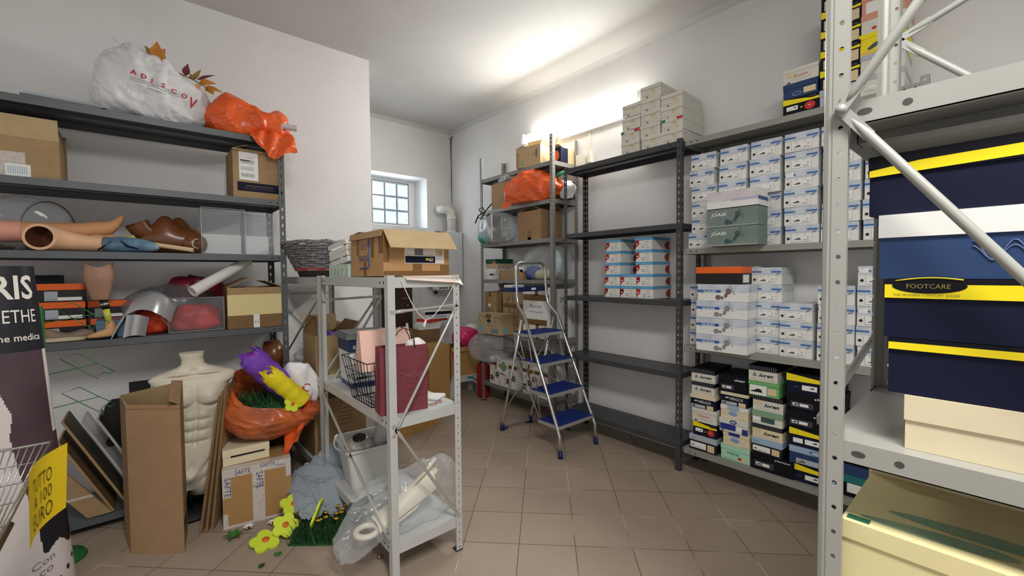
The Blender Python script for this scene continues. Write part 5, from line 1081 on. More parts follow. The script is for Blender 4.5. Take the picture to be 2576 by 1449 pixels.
m.prism([(-.13,-.07,.0),(-.13,.06,.0),(-.13,.06,.07),(-.13,.02,.205),(-.13,-.02,.205)],(.26,0,0),pk_); m.build('body',pb)
m=MB(); m.prism([(.135,-.075,.02),(.135,.065,.02),(.135,.02,.225)],(.012,0,0),white); m.build('end_card',pb)
m=MB(); blob(m,(0,0,.06),(.07,.06,.06),mat('orange_felt',(214,70,28),.7),.015,12,8,24,16,2,0); single(m,'orange_pouch','orange pouch lying in the black wire basket','pouch',(.99,2.16,Z2+.075))
tbk=thing('tub','blue and white plastic tub with grey lid on the pale stand','tub',(1.035,2.62,Z2),math.radians(-4))
m=MB(); tw=mat('tub_white',(216,220,222),.45); tn=mat('tub_navy',(30,44,84),.45)
def tubp(z): return (.118+.016*z/.3,.105+.014*z/.3)
for z0,z1,mt in ((0,.03,mat('tub_blue',(56,78,130),.45)),(.03,.215,tw),(.215,.30,tn)):
    a0,b0=tubp(z0);a1,b1=tubp(z1); L0=[(-a0,-b0),(a0,-b0),(a0,b0),(-a0,b0)];L1=[(-a1,-b1),(a1,-b1),(a1,b1),(-a1,b1)]
    for k in range(4): j=(k+1)%4; m.quad((*L0[k],z0),(*L0[j],z0),(*L1[j],z1),(*L1[k],z1),mt)
for k,t in enumerate(('SURGIPUR','TECNICO MEDICALE','IGIENIZZANTE')): m.ftext(t,-.11,(.235,.19,.175)[k],-.1225,labelw if k==0 else ink,(.02,.010,.010)[k],(.10,.15,.12)[k])
for x in (-.085,-.035,.02): m.fell(x,.135,.017,.02,-.1195,inkg,10)
m.fq(-.09,.05,-.03,.062,-.1135,ink); m.build('body',tbk)
m=MB(); m.box(-.148,-.132,.292,.148,.132,.318,mat('grey_lid',(104,108,108),.5)); m.box(-.135,-.12,.318,.135,.12,.326,MATS['grey_lid']); m.build('lid',tbk)
mg=thing('leaflet_stack','small stack of printed leaflets right of the burgundy bag','leaflets',(1.165,2.05,Z2),.5)
for i in range(3):
    m=MB(); m.box(-.05,-.07,.004*i,.05,.07,.004*i+.0035,(lblue,labelw,white)[i]); o=m.build('leaflet',mg); o.rotation_euler=(0,0,.12*i)
m=MB(); cop=mat('copper_frame',(178,124,96),.35,metal=.5)
for cx in (-.022,.022): m.tube([(cx+.019*math.cos(a),.014*math.sin(a),.004) for a in [2*PI*k/16 for k in range(16)]],.0018,cop,6,closed=True)
m.tube([(-.004,0,.005),(.004,0,.005)],.0016,cop,5); m.tube([(.041,0,.004),(.05,.06,.004)],.0016,cop,5); m.tube([(-.041,0,.004),(-.03,.06,.004)],.0016,cop,5); single(m,'eyeglasses','copper framed spectacles lying at the shelf edge beside the leaflets','spectacles',(1.13,1.93,Z2),.3)
# stand B middle shelf
carton('open kraft box holding a purple ball on the rear pale stand',(.965,2.985,Z2),0,.235,.30,.265,kraft,(('l',.13,-18,kraftd),('b',.12,8,kraftl),('r',.1,40)),None)
m=MB(); blob(m,(0,0,.13),(.075,.075,.13),mat('purple_felt',(78,50,140),.6),.004,6,3,24,18); single(m,'purple_ball','purple ball inside the open kraft box on the rear stand','ball',(.97,3.10,Z2+.02))
m=MB(); blob(m,(0,0,.05),(.10,.13,.05),clearm,.02,10,9,30,20,2,0); single(m,'clear_bag','crumpled clear plastic bag at left edge of the rear stand','bag',(.965,3.52,Z2))
carton('plain kraft box behind the tub on the rear stand',(1.10,3.36,Z2),0,.16,.2,.30,kraftd,closed=True)
# bottom shelves (z .178)
Z3=.179
def deco_cti(m,w,d,h):
    m.ftext('CTI',-w*.42,h*.28,-.0008,ink,h*.13,w*.15); m.tube([(-w*.44,-.001,h*.15),(-w*.3,-.001,h*.12),(-w*.27,-.001,h*.22),(-w*.38,-.001,h*.24)],.0015,ink,4)
    m.ftext('MyTherma Box',-w*.02,h*.86,-.0008,kraftd,h*.06,w*.34); 
    for k in range(5): m.fq(-w*.05,h*(.78-.07*k),w*(.25+.05*(k%2)),h*(.80-.07*k),-.0008,kraftd)
    m.fq(w*.25,h*.76,w*.36,h*.83,-.0008,labelt)
carton('large sealed kraft box with marker letters on rear stand bottom shelf',(1.04,3.10,Z3),0,.36,.42,.40,mat('grey_kraft_card',(158,128,96),.8,var=.1,scale=12,spec=.15),(),deco_cti,closed=True)
bn=thing('storage_bin','white translucent storage bin with silver vase on the stand bottom shelf','bin',(1.02,2.62,Z3),RW-.12)
m=MB(); bm_=mat('milky_plastic',(206,208,204),.4); a0,b0,a1,b1=.135,.11,.165,.14
def ring(a,b,z,n=8): 
    q=[]; 
    for cx,cy,s in ((1,-1,-90),(1,1,0),(-1,1,90),(-1,-1,180)):
        for i in range(n): t=math.radians(s+90*i/(n-1)); q.append((cx*(a-.03)+.03*math.cos(t),cy*(b-.03)+.03*math.sin(t),z))
    return q
R=[ring(a0,b0,0),ring(a1,b1,.24),ring(a1+.012,b1+.012,.242),ring(a1+.012,b1+.012,.23),ring(a1-.004,b1-.004,.236),ring(a0-.004,b0-.004,.005)]
n=len(R[0]); vs=[p for q in R for p in q]; fs=[]
for i in (0,1,2): fs+=[(i*n+k,i*n+(k+1)%n,(i+1)*n+(k+1)%n,(i+1)*n+k) for k in range(n)]
fs+=[(4*n+k,5*n+k,5*n+(k+1)%n,4*n+(k+1)%n) for k in range(n)]+[tuple(range(n))[::-1],tuple(5*n+k for k in range(n))]
m.add(vs,fs,bm_,False); m.build('bin_body',bn)
m=MB(); svm=mat('pearl_silver',(190,186,180),.25,metal=.4); m.lathe([(0,0),(.07,.02),(.095,.08),(.09,.12),(.06,.155),(.04,.165)],svm,28); m.tube([(.09*math.cos(a)-.06,0,.20+.085*math.sin(a)) for a in [PI*.75+PI*k/14 for k in range(15)]],.006,clearm,8); single(m,'silver_vase','pearly silver round vase lying in the white bin','vase',(1.00,2.62,Z3+.12),rot=(.3,-.2,0))
m=MB(); m.lathe([(.03,0),(.035,.05),(.06,.18),(.075,.27)],mat('frosted_grey',(170,172,170),.4),24); single(m,'frosted_vase','frosted grey tapering vase leaning in the white bin','vase',(1.06,2.56,Z3+.16),rot=(.15,.35,0))
m=MB(); gcl=mat('slate_grey_fabric',(142,152,160),.7,var=.08,scale=14)
def drape(u,v):
    x=-.19+.33*u; y=.08-.36*v; z=.26*(1-v)**.8*(.25+.75*u**.7)+.045
    d=.05*crump((x*1.3+y*.5,y*.7,z*.6),6.0,13); return Vector((x+d*.5,y+d*.6,max(.006,z+d*.85)))
m.grid(drape,80,80,gcl,True); single(m,'grey_fabric','crumpled slate grey fabric spilling over the stand edge to the floor','fabric',(.79,2.80,0))
fbm=thing('orthosis_bag','clear plastic bag full of cream orthopaedic parts on the bottom shelf','bag',(.98,2.03,Z3))
m=MB(); 
def fsh(p,d):
    p.z*=1+.9*max(0,p.x/.30); p.y*=1-.15*max(0,p.x/.3); return p
blob(m,(0,0,.10),(.33,.13,.115),clear,.020,9,41,84,50,2.4,None,fsh,4)
for k,v in enumerate(m.v):
    x,y,z=v
    if x>-.15 and z<.0: z=.0
    if x<=-.15: z-= .26*min(1,(-.15-x)/.18)*.5; z=max(z,-.16)
    m.v[k]=(x,y,z)
m.build('bag_film',fbm); crm=mat('cream_plastic',(224,216,196),.45)
m=MB(); m.grid(lambda u,v:Vector((-.16+.32*v,-.02-.07*math.cos(PI*u)*(1-.3*v),.03+.07*math.sin(PI*u)*(.5+v)+.10*v)),14,18,crm); m.tube([(-.20+.05*math.cos(a),-.03+.05*math.sin(a),.03) for a in [2*PI*k/20 for k in range(20)]],.014,crm,10,closed=True); m.build('cream_shell',fbm)
m=MB(); m.tube([(-.12,-.07,.02),(.05,-.05,.07),(.20,.0,.20)],[.014,.018,.016],crm,10,flat=.6); m.tube([(-.1,.05,.04),(.1,.06,.10),(.23,.05,.24)],.012,crm,10); m.build('cream_strap',fbm)
m=MB(); m.grid(lambda u,v:Vector((.05+.12*v,-.055+.02*math.sin(u*PI),.09+.10*u+.08*v)),8,8,mat('mustard_pad',(190,164,104),.7)); m.build('mustard_pad',fbm)
m=MB(); dkt=mat('dark_chrome',(120,120,124),.25,metal=.8)
m.tube([(-.02,-.06,.02),(-.07,-.08,.03),(-.10,-.04,.04),(-.07,.0,.04),(-.02,.0,.03)],.013,dkt,10); m.tube([(-.03,-.1,.0),(-.085,-.11,.01),(-.09,-.06,.012),(-.03,-.05,.012)],.013,dkt,10); m.tube([(-.02,0,.03),(.05,.02,.035)],.020,rubberk,12); m.tube([(.05,.02,.035),(.16,.05,.04)],.012,zinc,10); m.tube([(-.03,-.08,.012),(.12,-.05,.016)],.014,zinc,10); single(m,'folding_crutch','dark chrome folded crutch handles beside the bag of parts','crutch',(.86,2.245,Z3+.012))
# floor bits in front of the stands
gm_=thing('grass_mat','square artificial grass mat with tiny yellow flowers on the floor','grass mat',(.715,2.51,0),math.radians(-40))
m=MB(); m.box(-.12,-.13,0,.13,.14,.008,gr); m.build('mat_base',gm_); m=MB(); grass(m,900,lambda R:(R.uniform(-.12,.13),R.uniform(-.13,.14),.008,0),.075,.0026,9); o=m.build('grass_blades',gm_); o['kind']='stuff'
fy=mat('yellow_blossom',(214,164,36),.6); R=random.Random(4)
for i in range(14):
    m=MB(); x,y=R.uniform(-.02,.12),R.uniform(-.05,.13); z=.07+R.uniform(0,.03); m.tube([(x,y,.01),(x,y,z)],.0015,gr,5); m.tube([(x,y,z),(x,y,z+.008)],[.006,.013],fy,7); m.build('blossom',gm_)
flower('lime foam flower lying nearest the kraft box on the floor',(.455,2.585,.016),(.22,-.10,.3),.078,group='lime foam flowers on the floor')
flower('lime foam flower between two others at the grass mat corner',(.555,2.60,.055),(.35,-.55,.9),.07,group='lime foam flowers on the floor')
flower('lime foam flower propped against the grey fabric',(.625,2.71,.10),(.45,.1,.2),.078,group='lime foam flowers on the floor')
flower('lime foam flower tilted on edge over the grass mat',(.70,2.51,.105),tuple(Vector((-.80,.50,.33)).to_track_quat('Z','Y').to_euler()),.09,group='lime foam flowers on the floor')
lfm=mat('green_leaf_fabric',(58,118,52),.5,var=.25,scale=40)
for loc,n,lab,s in (((.33,2.76,0),6,'cluster of green fabric leaves beside the taped box corner',.055),((.475,2.43,0),3,'small green fabric leaf on bare floor in front of flowers',.035),((.39,2.385,0),2,'dark green leaf strip nearest the camera on the floor',.035),((.865,2.06,0),3,'dark leaf sprig with pink bud under the front stand post',.03)):
    m=MB(); R=random.Random(n+int(loc[0]*100))
    for i in range(n):
        a=2*PI*i/n+R.uniform(-.4,.4); 
        if n<4: a=.5+.5*i
        leaf(m,(0,0,.004),(s*math.cos(a),s*math.sin(a),.004+s*(.45 if n>3 else .12)),s*.32,lfm if n!=2 else gr,(0,0,1))
    o=single(m,'fabric_leaf',lab,'leaf',loc)
    if loc[0]>.8:
        b=MB(); b.tube([(0.0,0,.012),(0.0,0,.02)],[.008,.004],mat('pink_bud',(222,120,130),.6),10); b.build('bud',o)
for loc,lab in (((.41,2.80,0),'white fabric blossom with dark centre beside taped box'),((.525,2.76,0),'white fabric blossom half under the lime flowers')):
    fl=thing('fabric_blossom',lab,'flower',loc)
    m=MB()
    for i in range(6): a=2*PI*i/6; leaf(m,(0,0,.01),(.032*math.cos(a),.032*math.sin(a),.022),.014,white,(0,0,1))
    m.build('petals',fl); m=MB(); m.tube([(0,0,.008),(0,0,.018)],.007,rubberk,8); m.build('centre',fl)
# ---------------------------------------------------------------- back corner
bl=thing('wall_boiler','white wall-mounted boiler in the back corner under the flue pipe','boiler',(3.045,4.80,1.29))
bwm=mat('boiler_white',(214,216,216),.4); m=MB(); m.box(-.215,0,0,.205,.265,.71,bwm); m.build('casing',bl); m=MB(); m.box(-.213,-.004,.004,.11,0,.706,bwm); m.build('front_door',bl)
m=MB(); m.box(-.20,-.018,-.045,-.02,.10,.0,bwm); m.build('control_panel',bl)
for i in range(4):
    m=MB(); m.tube([(-.16+.034*i,-.018,-.022),(-.16+.034*i,-.024,-.022)],.011,ink,12); m.build('control_knob',bl)
m=MB(); m.box(.0,-.0062,.13,.10,-.0042,.155,mat('yellow_sticker',(226,214,70),.5)); m.build('warning_sticker',bl)
m=MB(); pv=mat('flue_white',(214,212,204),.45); m.tube([(0,.0,0),(0,0,.22),(-.012,.0,.27),(-.05,.0,.305),(-.10,.02,.315),(-.14,.10,.315)],[.058]*6,pv,20); m.tube([(0,0,.17),(0,0,.215)],.064,pv,20); m.tube([(0,0,0),(0,0,.03)],.066,pv,20); single(m,'flue_pipe','white elbow flue pipe rising from the wall boiler','pipe',(3.165,4.93,2.0))
m=MB(); m.box(-.04,0,-.03,.04,.012,.03,mat('switch_plate',(200,200,198),.5)); o=single(m,'wall_switch','small black switch on the back wall beside the door frame','switch',(2.985,5.056,1.20)); m=MB(); m.box(-.026,-.004,-.018,.026,0,.018,ink); m.build('switch_button',o)
st=thing('plastic_stool','grey white plastic step stool carrying a carton in the back corner','stool',(2.85,4.18,0),-.12)
stm=mat('stool_plastic',(188,194,194),.5); m=MB(); m.box(-.19,-.02,.20,.19,.27,.235,stm); m.build('seat',st)
for x,y in ((-.17,0),(.17,0),(-.17,.25),(.17,.25)):
    m=MB(); sx_=math.copysign(1,x); m.add([(x-.03+.02*sx_,y-.025,0),(x+.03+.02*sx_,y-.025,0),(x+.03+.02*sx_,y+.025,0),(x-.03+.02*sx_,y+.025,0),(x-.03,y-.02,.205),(x+.03,y-.02,.205),(x+.03,y+.02,.205),(x-.03,y+.02,.205)],[(3,2,1,0),(0,1,5,4),(1,2,6,5),(2,3,7,6),(3,0,4,7)],stm); m.build('leg',st)
m=MB(); m.grid(lambda u,v:Vector((-.15+.30*u,-.022,.20-.07*(2*u-1)**4-.0-.02*v)),14,2,stm); m.fq(.02,.205,.10,.228,-.0212,mat('teal_print',(34,140,110),.5)); m.build('apron',st)
carton('kraft carton on the plastic stool with open top',(2.85,4.15,.236),-.12,.40,.30,.36,mat('ochre_kraft_card',(176,136,84),.8,var=.1,scale=14,spec=.15),(('l',.1,60),('f',.06,150)),lambda m,w,d,h:(m.fq(-w*.38,h*.68,-w*.28,h*.92,-.0008,labelw),m.fq(-w*.46,h*.55,-w*.42,h*.9,-.0008,redp),m.fq(-w*.5,0,w*.5,h*.06,-.0008,tapeC)))
m=MB(); blob(m,(0,0,.10),(.15,.12,.10),mat('magenta_plastic',(206,40,104),.3,var=.1,scale=10),.02,9,3,48,32,2.3,.0,None,4); single(m,'plastic_bag','magenta plastic bag on top of the carton on the stool','bag',(2.88,4.20,.602))
m=MB(); blob(m,(0,0,.09),(.10,.12,.12),mat('white_bag_film',(226,222,224),.4),.02,10,6,40,26,2.3,.0,None,4); single(m,'plastic_bag','white plastic bag bulging behind the magenta bag','bag',(3.07,4.33,.605))
carton('dark kraft box left of the magenta bag in the back corner',(2.52,4.42,.0),0,.27,.26,.80,kraftd,closed=True)
carton('tall ochre kraft box standing on the floor by the door',(2.44,4.08,.0),-.1,.25,.28,.66,mat('ochre_kraft_card',(176,136,84)),closed=True)
for i in range(3):
    m=MB(); m.box(-.13,-.08,0,.13,.09,.028,(plasticw,white,labelw)[i]); single(m,'folded_linen',('lowest','middle','topmost')[i]+' folded white linen on the dark kraft box by boiler','linen',(2.53+.015*i,4.50,.802+.029*i),.1*i-.1,'folded linens by the boiler')
m=MB(); m.box(-.16,-.10,0,.16,.10,.03,redp); single(m,'red_folder','red folder lying on the folded white linen','folder',(2.60,4.50,.890),.3)
m=MB(); m.box(-.17,-.1,0,.17,.1,.09,white); m.fq(-.17,.05,.17,.085,-.1008,navy); m.fq(-.12,.012,.10,.04,-.1008,lblue); single(m,'printed_carton','white carton with navy stripe above the red folder','box',(2.64,4.50,.921),-.1)
carton('flat wide kraft carton lying on the floor behind the pale stands',(1.88,3.50,0),math.radians(16),.54,.22,.20,mat('ochre_kraft_card',(176,136,84)),closed=True)
fe=thing('red_canister','dark red canister on the floor beside the tall unit','canister',(3.0,4.02,0)); m=MB(); m.tube([(0,0,0),(0,0,.02),(0,0,.36),(0,0,.40)],[.07,.075,.075,.05],mat('dark_red_enamel',(150,28,30),.4),20); m.build('body',fe); m=MB(); m.tube([(0,0,.40),(0,0,.46)],[.04,.025],ink,14); m.build('valve',fe)
# ---------------------------------------------------------------- tall grey unit contents
_before=set(COL.objects)
T=[.226,.801,1.385,1.781,2.146,2.501]; tx=2.87
def f_leaf(m,w,d,h):
    gp_=mat('dark_leaf_print',(40,82,70),.6,var=.3,scale=40); y=-.0008; R=random.Random(int(w*1000))
    m.fq(-w*.5,h*.70,w*.5,h*.82,y,tapeM); m.fq(-w*.28,h*.55,-w*.20,h*.98,y-.0003,tapeM)
    for i in range(5):
        x=-w*.42+w*.2*i; z=h*(.22+.3*((i*7)%3)/2); 
        for k in range(5): m.fell(x+.02*math.cos(k*1.25),z+.022*math.sin(k*1.25),.017,.012,y,gp_,8,k*1.25)
        m.tube([(x+w*.1,y,h*.05),(x+w*.07,y,h*.6)],.0022,redp,4)
    for i in range(14): m.fell(R.uniform(-w*.48,w*.48),R.uniform(.02,h*.9),.004,.004,y,labelt,6)
carton('white box printed with green leaves, left on the tall unit bottom shelf',(tx,3.50,T[0]),RW,.46,.28,.30,white,(),f_leaf,closed=True)
carton('white box printed with green leaves, right on the tall unit bottom shelf',(tx,3.00,T[0]),RW,.36,.28,.31,white,(),f_leaf,closed=True)
m=MB(); m.prism([(0,0,0),(.21,0,-.03),(.20,0,.12),(.01,0,.15)],(0,.004,0),labelw); o=single(m,'picture_card','white card with green fir tree leaning on the leaf-printed box','card',(tx-.012,3.60,T[0]+.16),RW); b=MB(); b.fpoly([(.03,.06),(.13,.12),(.19,.06),(.13,.0)],-.001,sage); b.build('tree_print',o)
m=MB(); tw_=mat('brown_twigs',(112,92,60),.8,var=.2,scale=50); R=random.Random(12)
for i in range(60): a=R.uniform(-.5,.5); y=R.uniform(-.12,.12); m.tube([(a*.9-.25*R.random(),y,.01+.05*R.random()),(a*.9+.25*R.random(),y+R.uniform(-.05,.05),.01+.09*R.random())],.004,tw_,5)
single(m,'twig_bundle','bundle of brown dried twigs lying on the leaf-printed boxes','twigs',(3.0,3.22,.545),RW)
m=MB(); blob(m,(0,0,.09),(.30,.17,.13),clear,.028,6,5,64,40,2.2,None,None,4); 
for k,v in enumerate(m.v):
    x,y,z=v; m.v[k]=(x,y,max(z,.0) if y>.02 else z-.05*max(0,-y/.17))
single(m,'packing_film','crumpled clear packing film spilling out below the printed fruit box','plastic film',(2.86,3.70,.56),RW)
def f_tall(m,w,d,h):
    m.fq(-w*.1,h*.88,w*.05,h,-.0008,tapeM); m.fq(-w*.2,h*.62,w*.05,h*.70,-.0008,labelw)
    for k in range(6): m.fq(-w*.25,h*(.55-.04*k),w*.22,h*(.56-.04*k),-.0008,kraftd)
    m.ftext('CE',-w*.05,h*.08,-.0008,kraftd,h*.12,w*.3)
carton('tall kraft carton with arched open lid at left of the tall unit',(2.92,3.775,T[1]),RW,.22,.245,.44,kraft,(('b',.10,-25,kraftd),('r',.10,60,kraftl)),f_tall)
def f_scr(m,w,d,h):
    R=random.Random(2)
    m.fq(-w*.5,h*.62,w*.5,h*.72,-.0006,tapeM)
    for c in range(3):
        x0=-w*.25+.075*c; pts=[(x0+R.uniform(-.02,.02),-.0012,h*(.92-.075*i)) for i in range(11)]; m.tube(pts,.0022,ink,4)
        for i in range(4): m.tube([(x0-.025,-.0012,h*(.85-.2*i)),(x0+.025,-.0012,h*(.80-.2*i))],.002,ink,4)
carton('kraft carton with black handwriting, behind the printed fruit box',(2.92,3.36,T[1]),RW,.38,.25,.455,kraft,closed=True,deco=f_scr)
def f_fruit(m,w,d,h):
    y=-.0008; m.fell(0,h*.66,w*.09,h*.09,y,ink,12); m.fell(-w*.36,h*.22,w*.10,h*.15,y,mat('turquoise_print',(110,170,176),.6),12); m.fq(w*.10,h*.08,w*.42,h*.30,y,mat('slate_print',(120,128,134),.6)); m.fq(-w*.16,h*.78,w*.10,h,y-.0004,tapeM)
    for c in (-.36,.36):
        m.tube([(w*c+.045*math.cos(t),y,h*.75+.030*math.sin(t)) for t in [2*PI*k/16 for k in range(13)]],.0022,mat('olive_ink',(84,80,62),.6),4)
    m.ftext('FRUIT',-w*.02,h*.35,y,MATS['slate_print'],h*.14,w*.25)
    x=w/2+.0008; m.add([(x,d*.2,h*.1),(x,d*.55,h*.1),(x,d*.55,h*.32),(x,d*.2,h*.32)],[(0,1,2,3)],MATS['turquoise_print'])
carton('printed fruit box with hand hole jutting out of the tall unit',(2.73,3.56,T[1]+.002),RW,.38,.185,.215,mat('grey_buff_card',(186,164,128),.8,var=.08,scale=14,spec=.15),deco=f_fruit,closed=True)
wb=thing('white_board','white board box with brown tape cross and handwritten note','board',(2.845,2.955,T[1]+.01),RW)
m=MB(); m.box(-.185,0,.0,.185,.07,.50,white); m.build('panel',wb); m=MB(); m.box(-.18,-.002,.37,.18,-.0005,.43,tapeM); m.box(-.01,-.002,.42,.03,-.0007,.50,tapeM); m.build('tape',wb); m=MB(); m.box(-.18,-.002,.13,.15,-.0005,.185,tapeM); m.box(.0,-.002,.0,.04,-.0007,.14,tapeM); m.build('tape',wb)
m=MB(); m.box(-.17,-.003,.19,.17,-.0022,.365,labelw); m.ftext('Materiale',-.09,.30,-.0036,inkb,.034,.17,shear=.3); m.ftext('vetrine grandi',-.09,.245,-.0036,inkb,.028,.19,shear=.3); m.build('note',wb)
wb2=thing('white_board','white box with black letters at right end of the tall unit','board',(3.0,2.79,T[1]+.003),RW)
m=MB(); m.box(-.02,0,.0,.02,.02,.0,white) if 0 else m.box(-.0,0,0,.0001,.0001,.0001,white); m.v=[];m.f=[];m.m=[];m.sm=[]
m.box(-.035,.0,0,.0,.19,.49,white); m.text('SMITH',(.0012,.01,.36),(0,1,0),(0,0,1),ink,.05,.12); m.build('panel',wb2)
# third shelf
sbox('small cream box with dark green lid on top of the white box, tall unit',(2.885,3.71,T[2]+.118),RW,.185,.24,.105,mat('tan_card',(190,166,130),.7),mat('bottle_green_card',(28,72,58),.5),.05)
m=MB(); gd=mat('gold_ribbon',(178,144,84),.4); 
for k in range(5): leaf(m,(0,0,0),(.035*math.cos(k*1.3),-.01,.035*math.sin(k*1.3)),.014,gd)
single(m,'ribbon_bow','gold ribbon bow on the green lidded box','bow',(2.86,3.612,T[2]+.17),RW)
sbox('plain white box with dark label under the green lidded box',(2.88,3.715,T[2]),RW,.19,.25,.117,white,front=lambda m,w,h,y:(m.fq(-.02,.04,.06,.065,y,inkg),m.fq(-.01,.045,.05,.06,y-.0004,ink)))
carton('low kraft box full of silver foil pieces on the tall unit',(2.90,3.39,T[2]),RW,.38,.22,.10,kraft)
m=MB(); foil=mat('silver_foil',(210,210,212),.2,metal=.8); R=random.Random(8)
for i in range(9): x=-.17+.04*i; m.add([(x-.03,R.uniform(.02,.18),.05),(x+.03,R.uniform(.02,.18),.06),(x+R.uniform(-.03,.03),R.uniform(.02,.18),.11+R.uniform(0,.06))],[(0,1,2)],foil)
m.tube([(.16,.0,.10),(.16,.08,.10)],.03,white,10); single(m,'foil_pieces','folded silver foil pieces heaped in the low kraft box','foil',(2.90,3.38,T[2]+.004),RW)
m=MB(); m.prism([(-.02,0,0),(.02,0,.03),(.075,0,.17),(.06,0,.17)],(0,.003,0),foil); single(m,'foil_strip','silver strip leaning against the low kraft box','strip',(2.862,3.63,T[2]),RW)
m=MB(); blob(m,(0,0,.16),(.26,.14,.165),clear,.025,7,19,64,40,2.3,0,lambda p,d:Vector((p.x,p.y,p.z*(1+.5*p.x))),4); pbg=single(m,'plastic_bag','big clear plastic bag with blue and cream contents on the tall unit','bag',(3.02,2.98,T[2]),RW)
for c,s,mt,nm in (((-.15,-.03,.07),(.08,.07,.06),mat('cobalt_cloth',(60,86,170),.7),'blue_cloth'),((.03,-.03,.05),(.12,.08,.045),mat('pale_lime_cloth',(214,216,176),.7),'lime_cloth'),((.14,0,.17),(.06,.03,.11),mat('pale_cyan_pad',(196,220,226),.6),'cyan_pad')):
    m=MB(); blob(m,c,s,mt,.012,12,5,24,16,2.4,.002); m.build(nm,pbg)
# fourth shelf
cb=thing('plastic_bag','clear zip bag with teal cloth and black straps on the tall unit','bag',(2.79,3.60,T[3]),RW)
m=MB(); blob(m,(0,.1,.155),(.235,.13,.16),clearm,.016,8,23,64,40,2.8,0,None,4); m.build('bag_film',cb)
m=MB(); blob(m,(-.13,.05,.07),(.10,.06,.065),mat('teal_cloth',(44,158,142),.6),.015,10,3,28,18,2.4,.002); m.build('teal_cloth',cb); m=MB(); blob(m,(.02,.07,.09),(.11,.05,.08),white,.02,12,44,36,24,2.2,.002); m.build('white_wrap',cb); m=MB(); blob(m,(-.02,.06,.25),(.06,.06,.07),navy2,.02,10,4,28,18); m.build('dark_cloth',cb)
m=MB(); m.quad((.09,-.035,.02),(.235,-.03,.02),(.235,-.03,.31),(.09,-.035,.31),film('grey_film',(90,86,82),.55,.2)); m.box(.075,-.04,.03,.09,-.03,.30,white); m.build('grey_panel',cb)
m=MB(); m.tube([(-.24,-.02,.23),(-.14,-.05,.30),(-.02,-.05,.33),(.10,-.05,.40)],.008,rubberk,8,flat=.5); m.tube([(-.09,-.05,.32),(-.13,-.05,.37),(-.06,-.05,.38),(-.02,-.05,.33),(-.09,-.05,.26),(-.14,-.05,.28)],.006,rubberk,8); m.build('black_strap',cb)
m=MB()
carton('kraft carton with half open flaps on the fourth tier of tall unit',(2.86,3.06,T[3]),RW,.33,.30,.285,mat('warm_kraft_card',(176,132,92)),(('b',.10,-40),('r',.12,-70),('l',.12,-75)),lambda m,w,d,h:(m.fq(-.02,0,.03,h*.32,-.0008,tapeM),m.fq(-w*.5,0,w*.5,h*.08,-.0008,kraft)))
# fifth shelf
carton('plain kraft carton under crumpled film on the tall unit upper tier',(2.875,3.50,T[4]),RW,.35,.28,.275,kraft,closed=True)
m=MB(); blob(m,(0,0,.03),(.17,.12,.045),clearm,.02,12,8,48,28,2.2,0,None,4); single(m,'crumpled_film','crumpled clear film lying on the plain kraft carton','plastic film',(2.98,3.42,T[4]+.277),RW)
og=thing('carrier_bag','crumpled orange plastic bag slumped on the tall unit','bag',(2.90,2.98,T[4]),RW+.40)
m=MB()
def osh(p,d):
    t=p.x/.40; p.z*=1.2-.8*abs(t+.22)**1.2-.35*max(0,t); p.x+=.0; return p
blob(m,(0,.02,.125),(.36,.115,.165),plastico,.026,7,29,96,54,2.2,0,osh,4); m.build('bag_body',og)
m=MB(); m.tube([(-.07,.03,.27),(.02,.0,.235),(.16,.02,.235),(.27,.08,.26)],[.012,.010,.010,.012],plastico,8,flat=.5); m.build('bag_handle',og)
m=MB(); m.grid(lambda u,v:Vector((-.36+.10*u,-.035-.03*v,.02-.08*v*(1-.4*u)+.01*math.sin(u*9))),8,6,plastico); m.build('bag_corner',og)
m=MB(); m.tube([(0,0,0),(.16,0,.01)],.022,mat('emerald_plastic',(60,160,112),.4),14); single(m,'green_roll','green roll poking out behind the orange bag, tall unit','roll',(2.98,2.83,T[4]+.235),RW)
m=MB(); m.box(-.07,0,0,.07,.05,.16,navy2); m.box(-.072,-.002,.12,.072,.0,.16,white); single(m,'dark_box','dark box with white edge behind the orange bag','box',(2.98,2.62,T[4]+.05) if 0 else (3.02,2.72,T[4]),RW)
m=MB(); blob(m,(0,0,.085),(.065,.055,.085),white,.022,12,31,44,28,2,0,None,4); single(m,'crumpled_paper','crumpled white paper at right end beside the orange bag','paper',(2.99,2.57+.07,T[4]+.002) if 0 else (3.03,2.70,T[4]+.002),RW)
# top of the tall unit
def f_top(m,w,d,h):
    m.fq(-w*.47,h*.08,-w*.38,h*.75,-.0008,mat('brown_print',(120,84,70),.6)); m.fq(-w*.455,h*.12,-w*.395,h*.70,-.0012,kraftl); m.text('VARTA',(-w*.40,-.0016,h*.14),(0,0,1),(-1,0,0),MATS['brown_print'],w*.05,h*.52); m.fq(-w*.30,h*.1,-w*.20,h*.36,-.0008,mat('green_print',(120,170,104),.6)); m.fell(w*.34,h*.60,w*.035,h*.22,-.0008,MATS['brown_print'],14); m.fq(w*.18,h*.52,w*.26,h*.55,-.0008,MATS['brown_print'])
carton('kraft carton with brown print and raised flap on top of the tall unit',(2.862,3.07,T[5]),RW+.22,.29,.25,.20,mat('pale_kraft_card',(196,166,122)),(('r',.13,30,kraftl),('b',.12,-20,kraftl),('l',.1,-80,kraftl)),f_top)
m=MB(); m.box(-.06,0,0,.06,.10,.14,navy); m.fell(0,.07,.04,.05,-.0008,orng,12); single(m,'printed_packet','navy and orange packet in front of the small kraft box, unit top','packet',(2.98,2.80,T[5]),RW)
carton('small open kraft box at right end of the tall unit top',(3.05,2.81,T[5]),RW,.13,.13,.13,kraftl,(('f',.10,70,kraftl),))
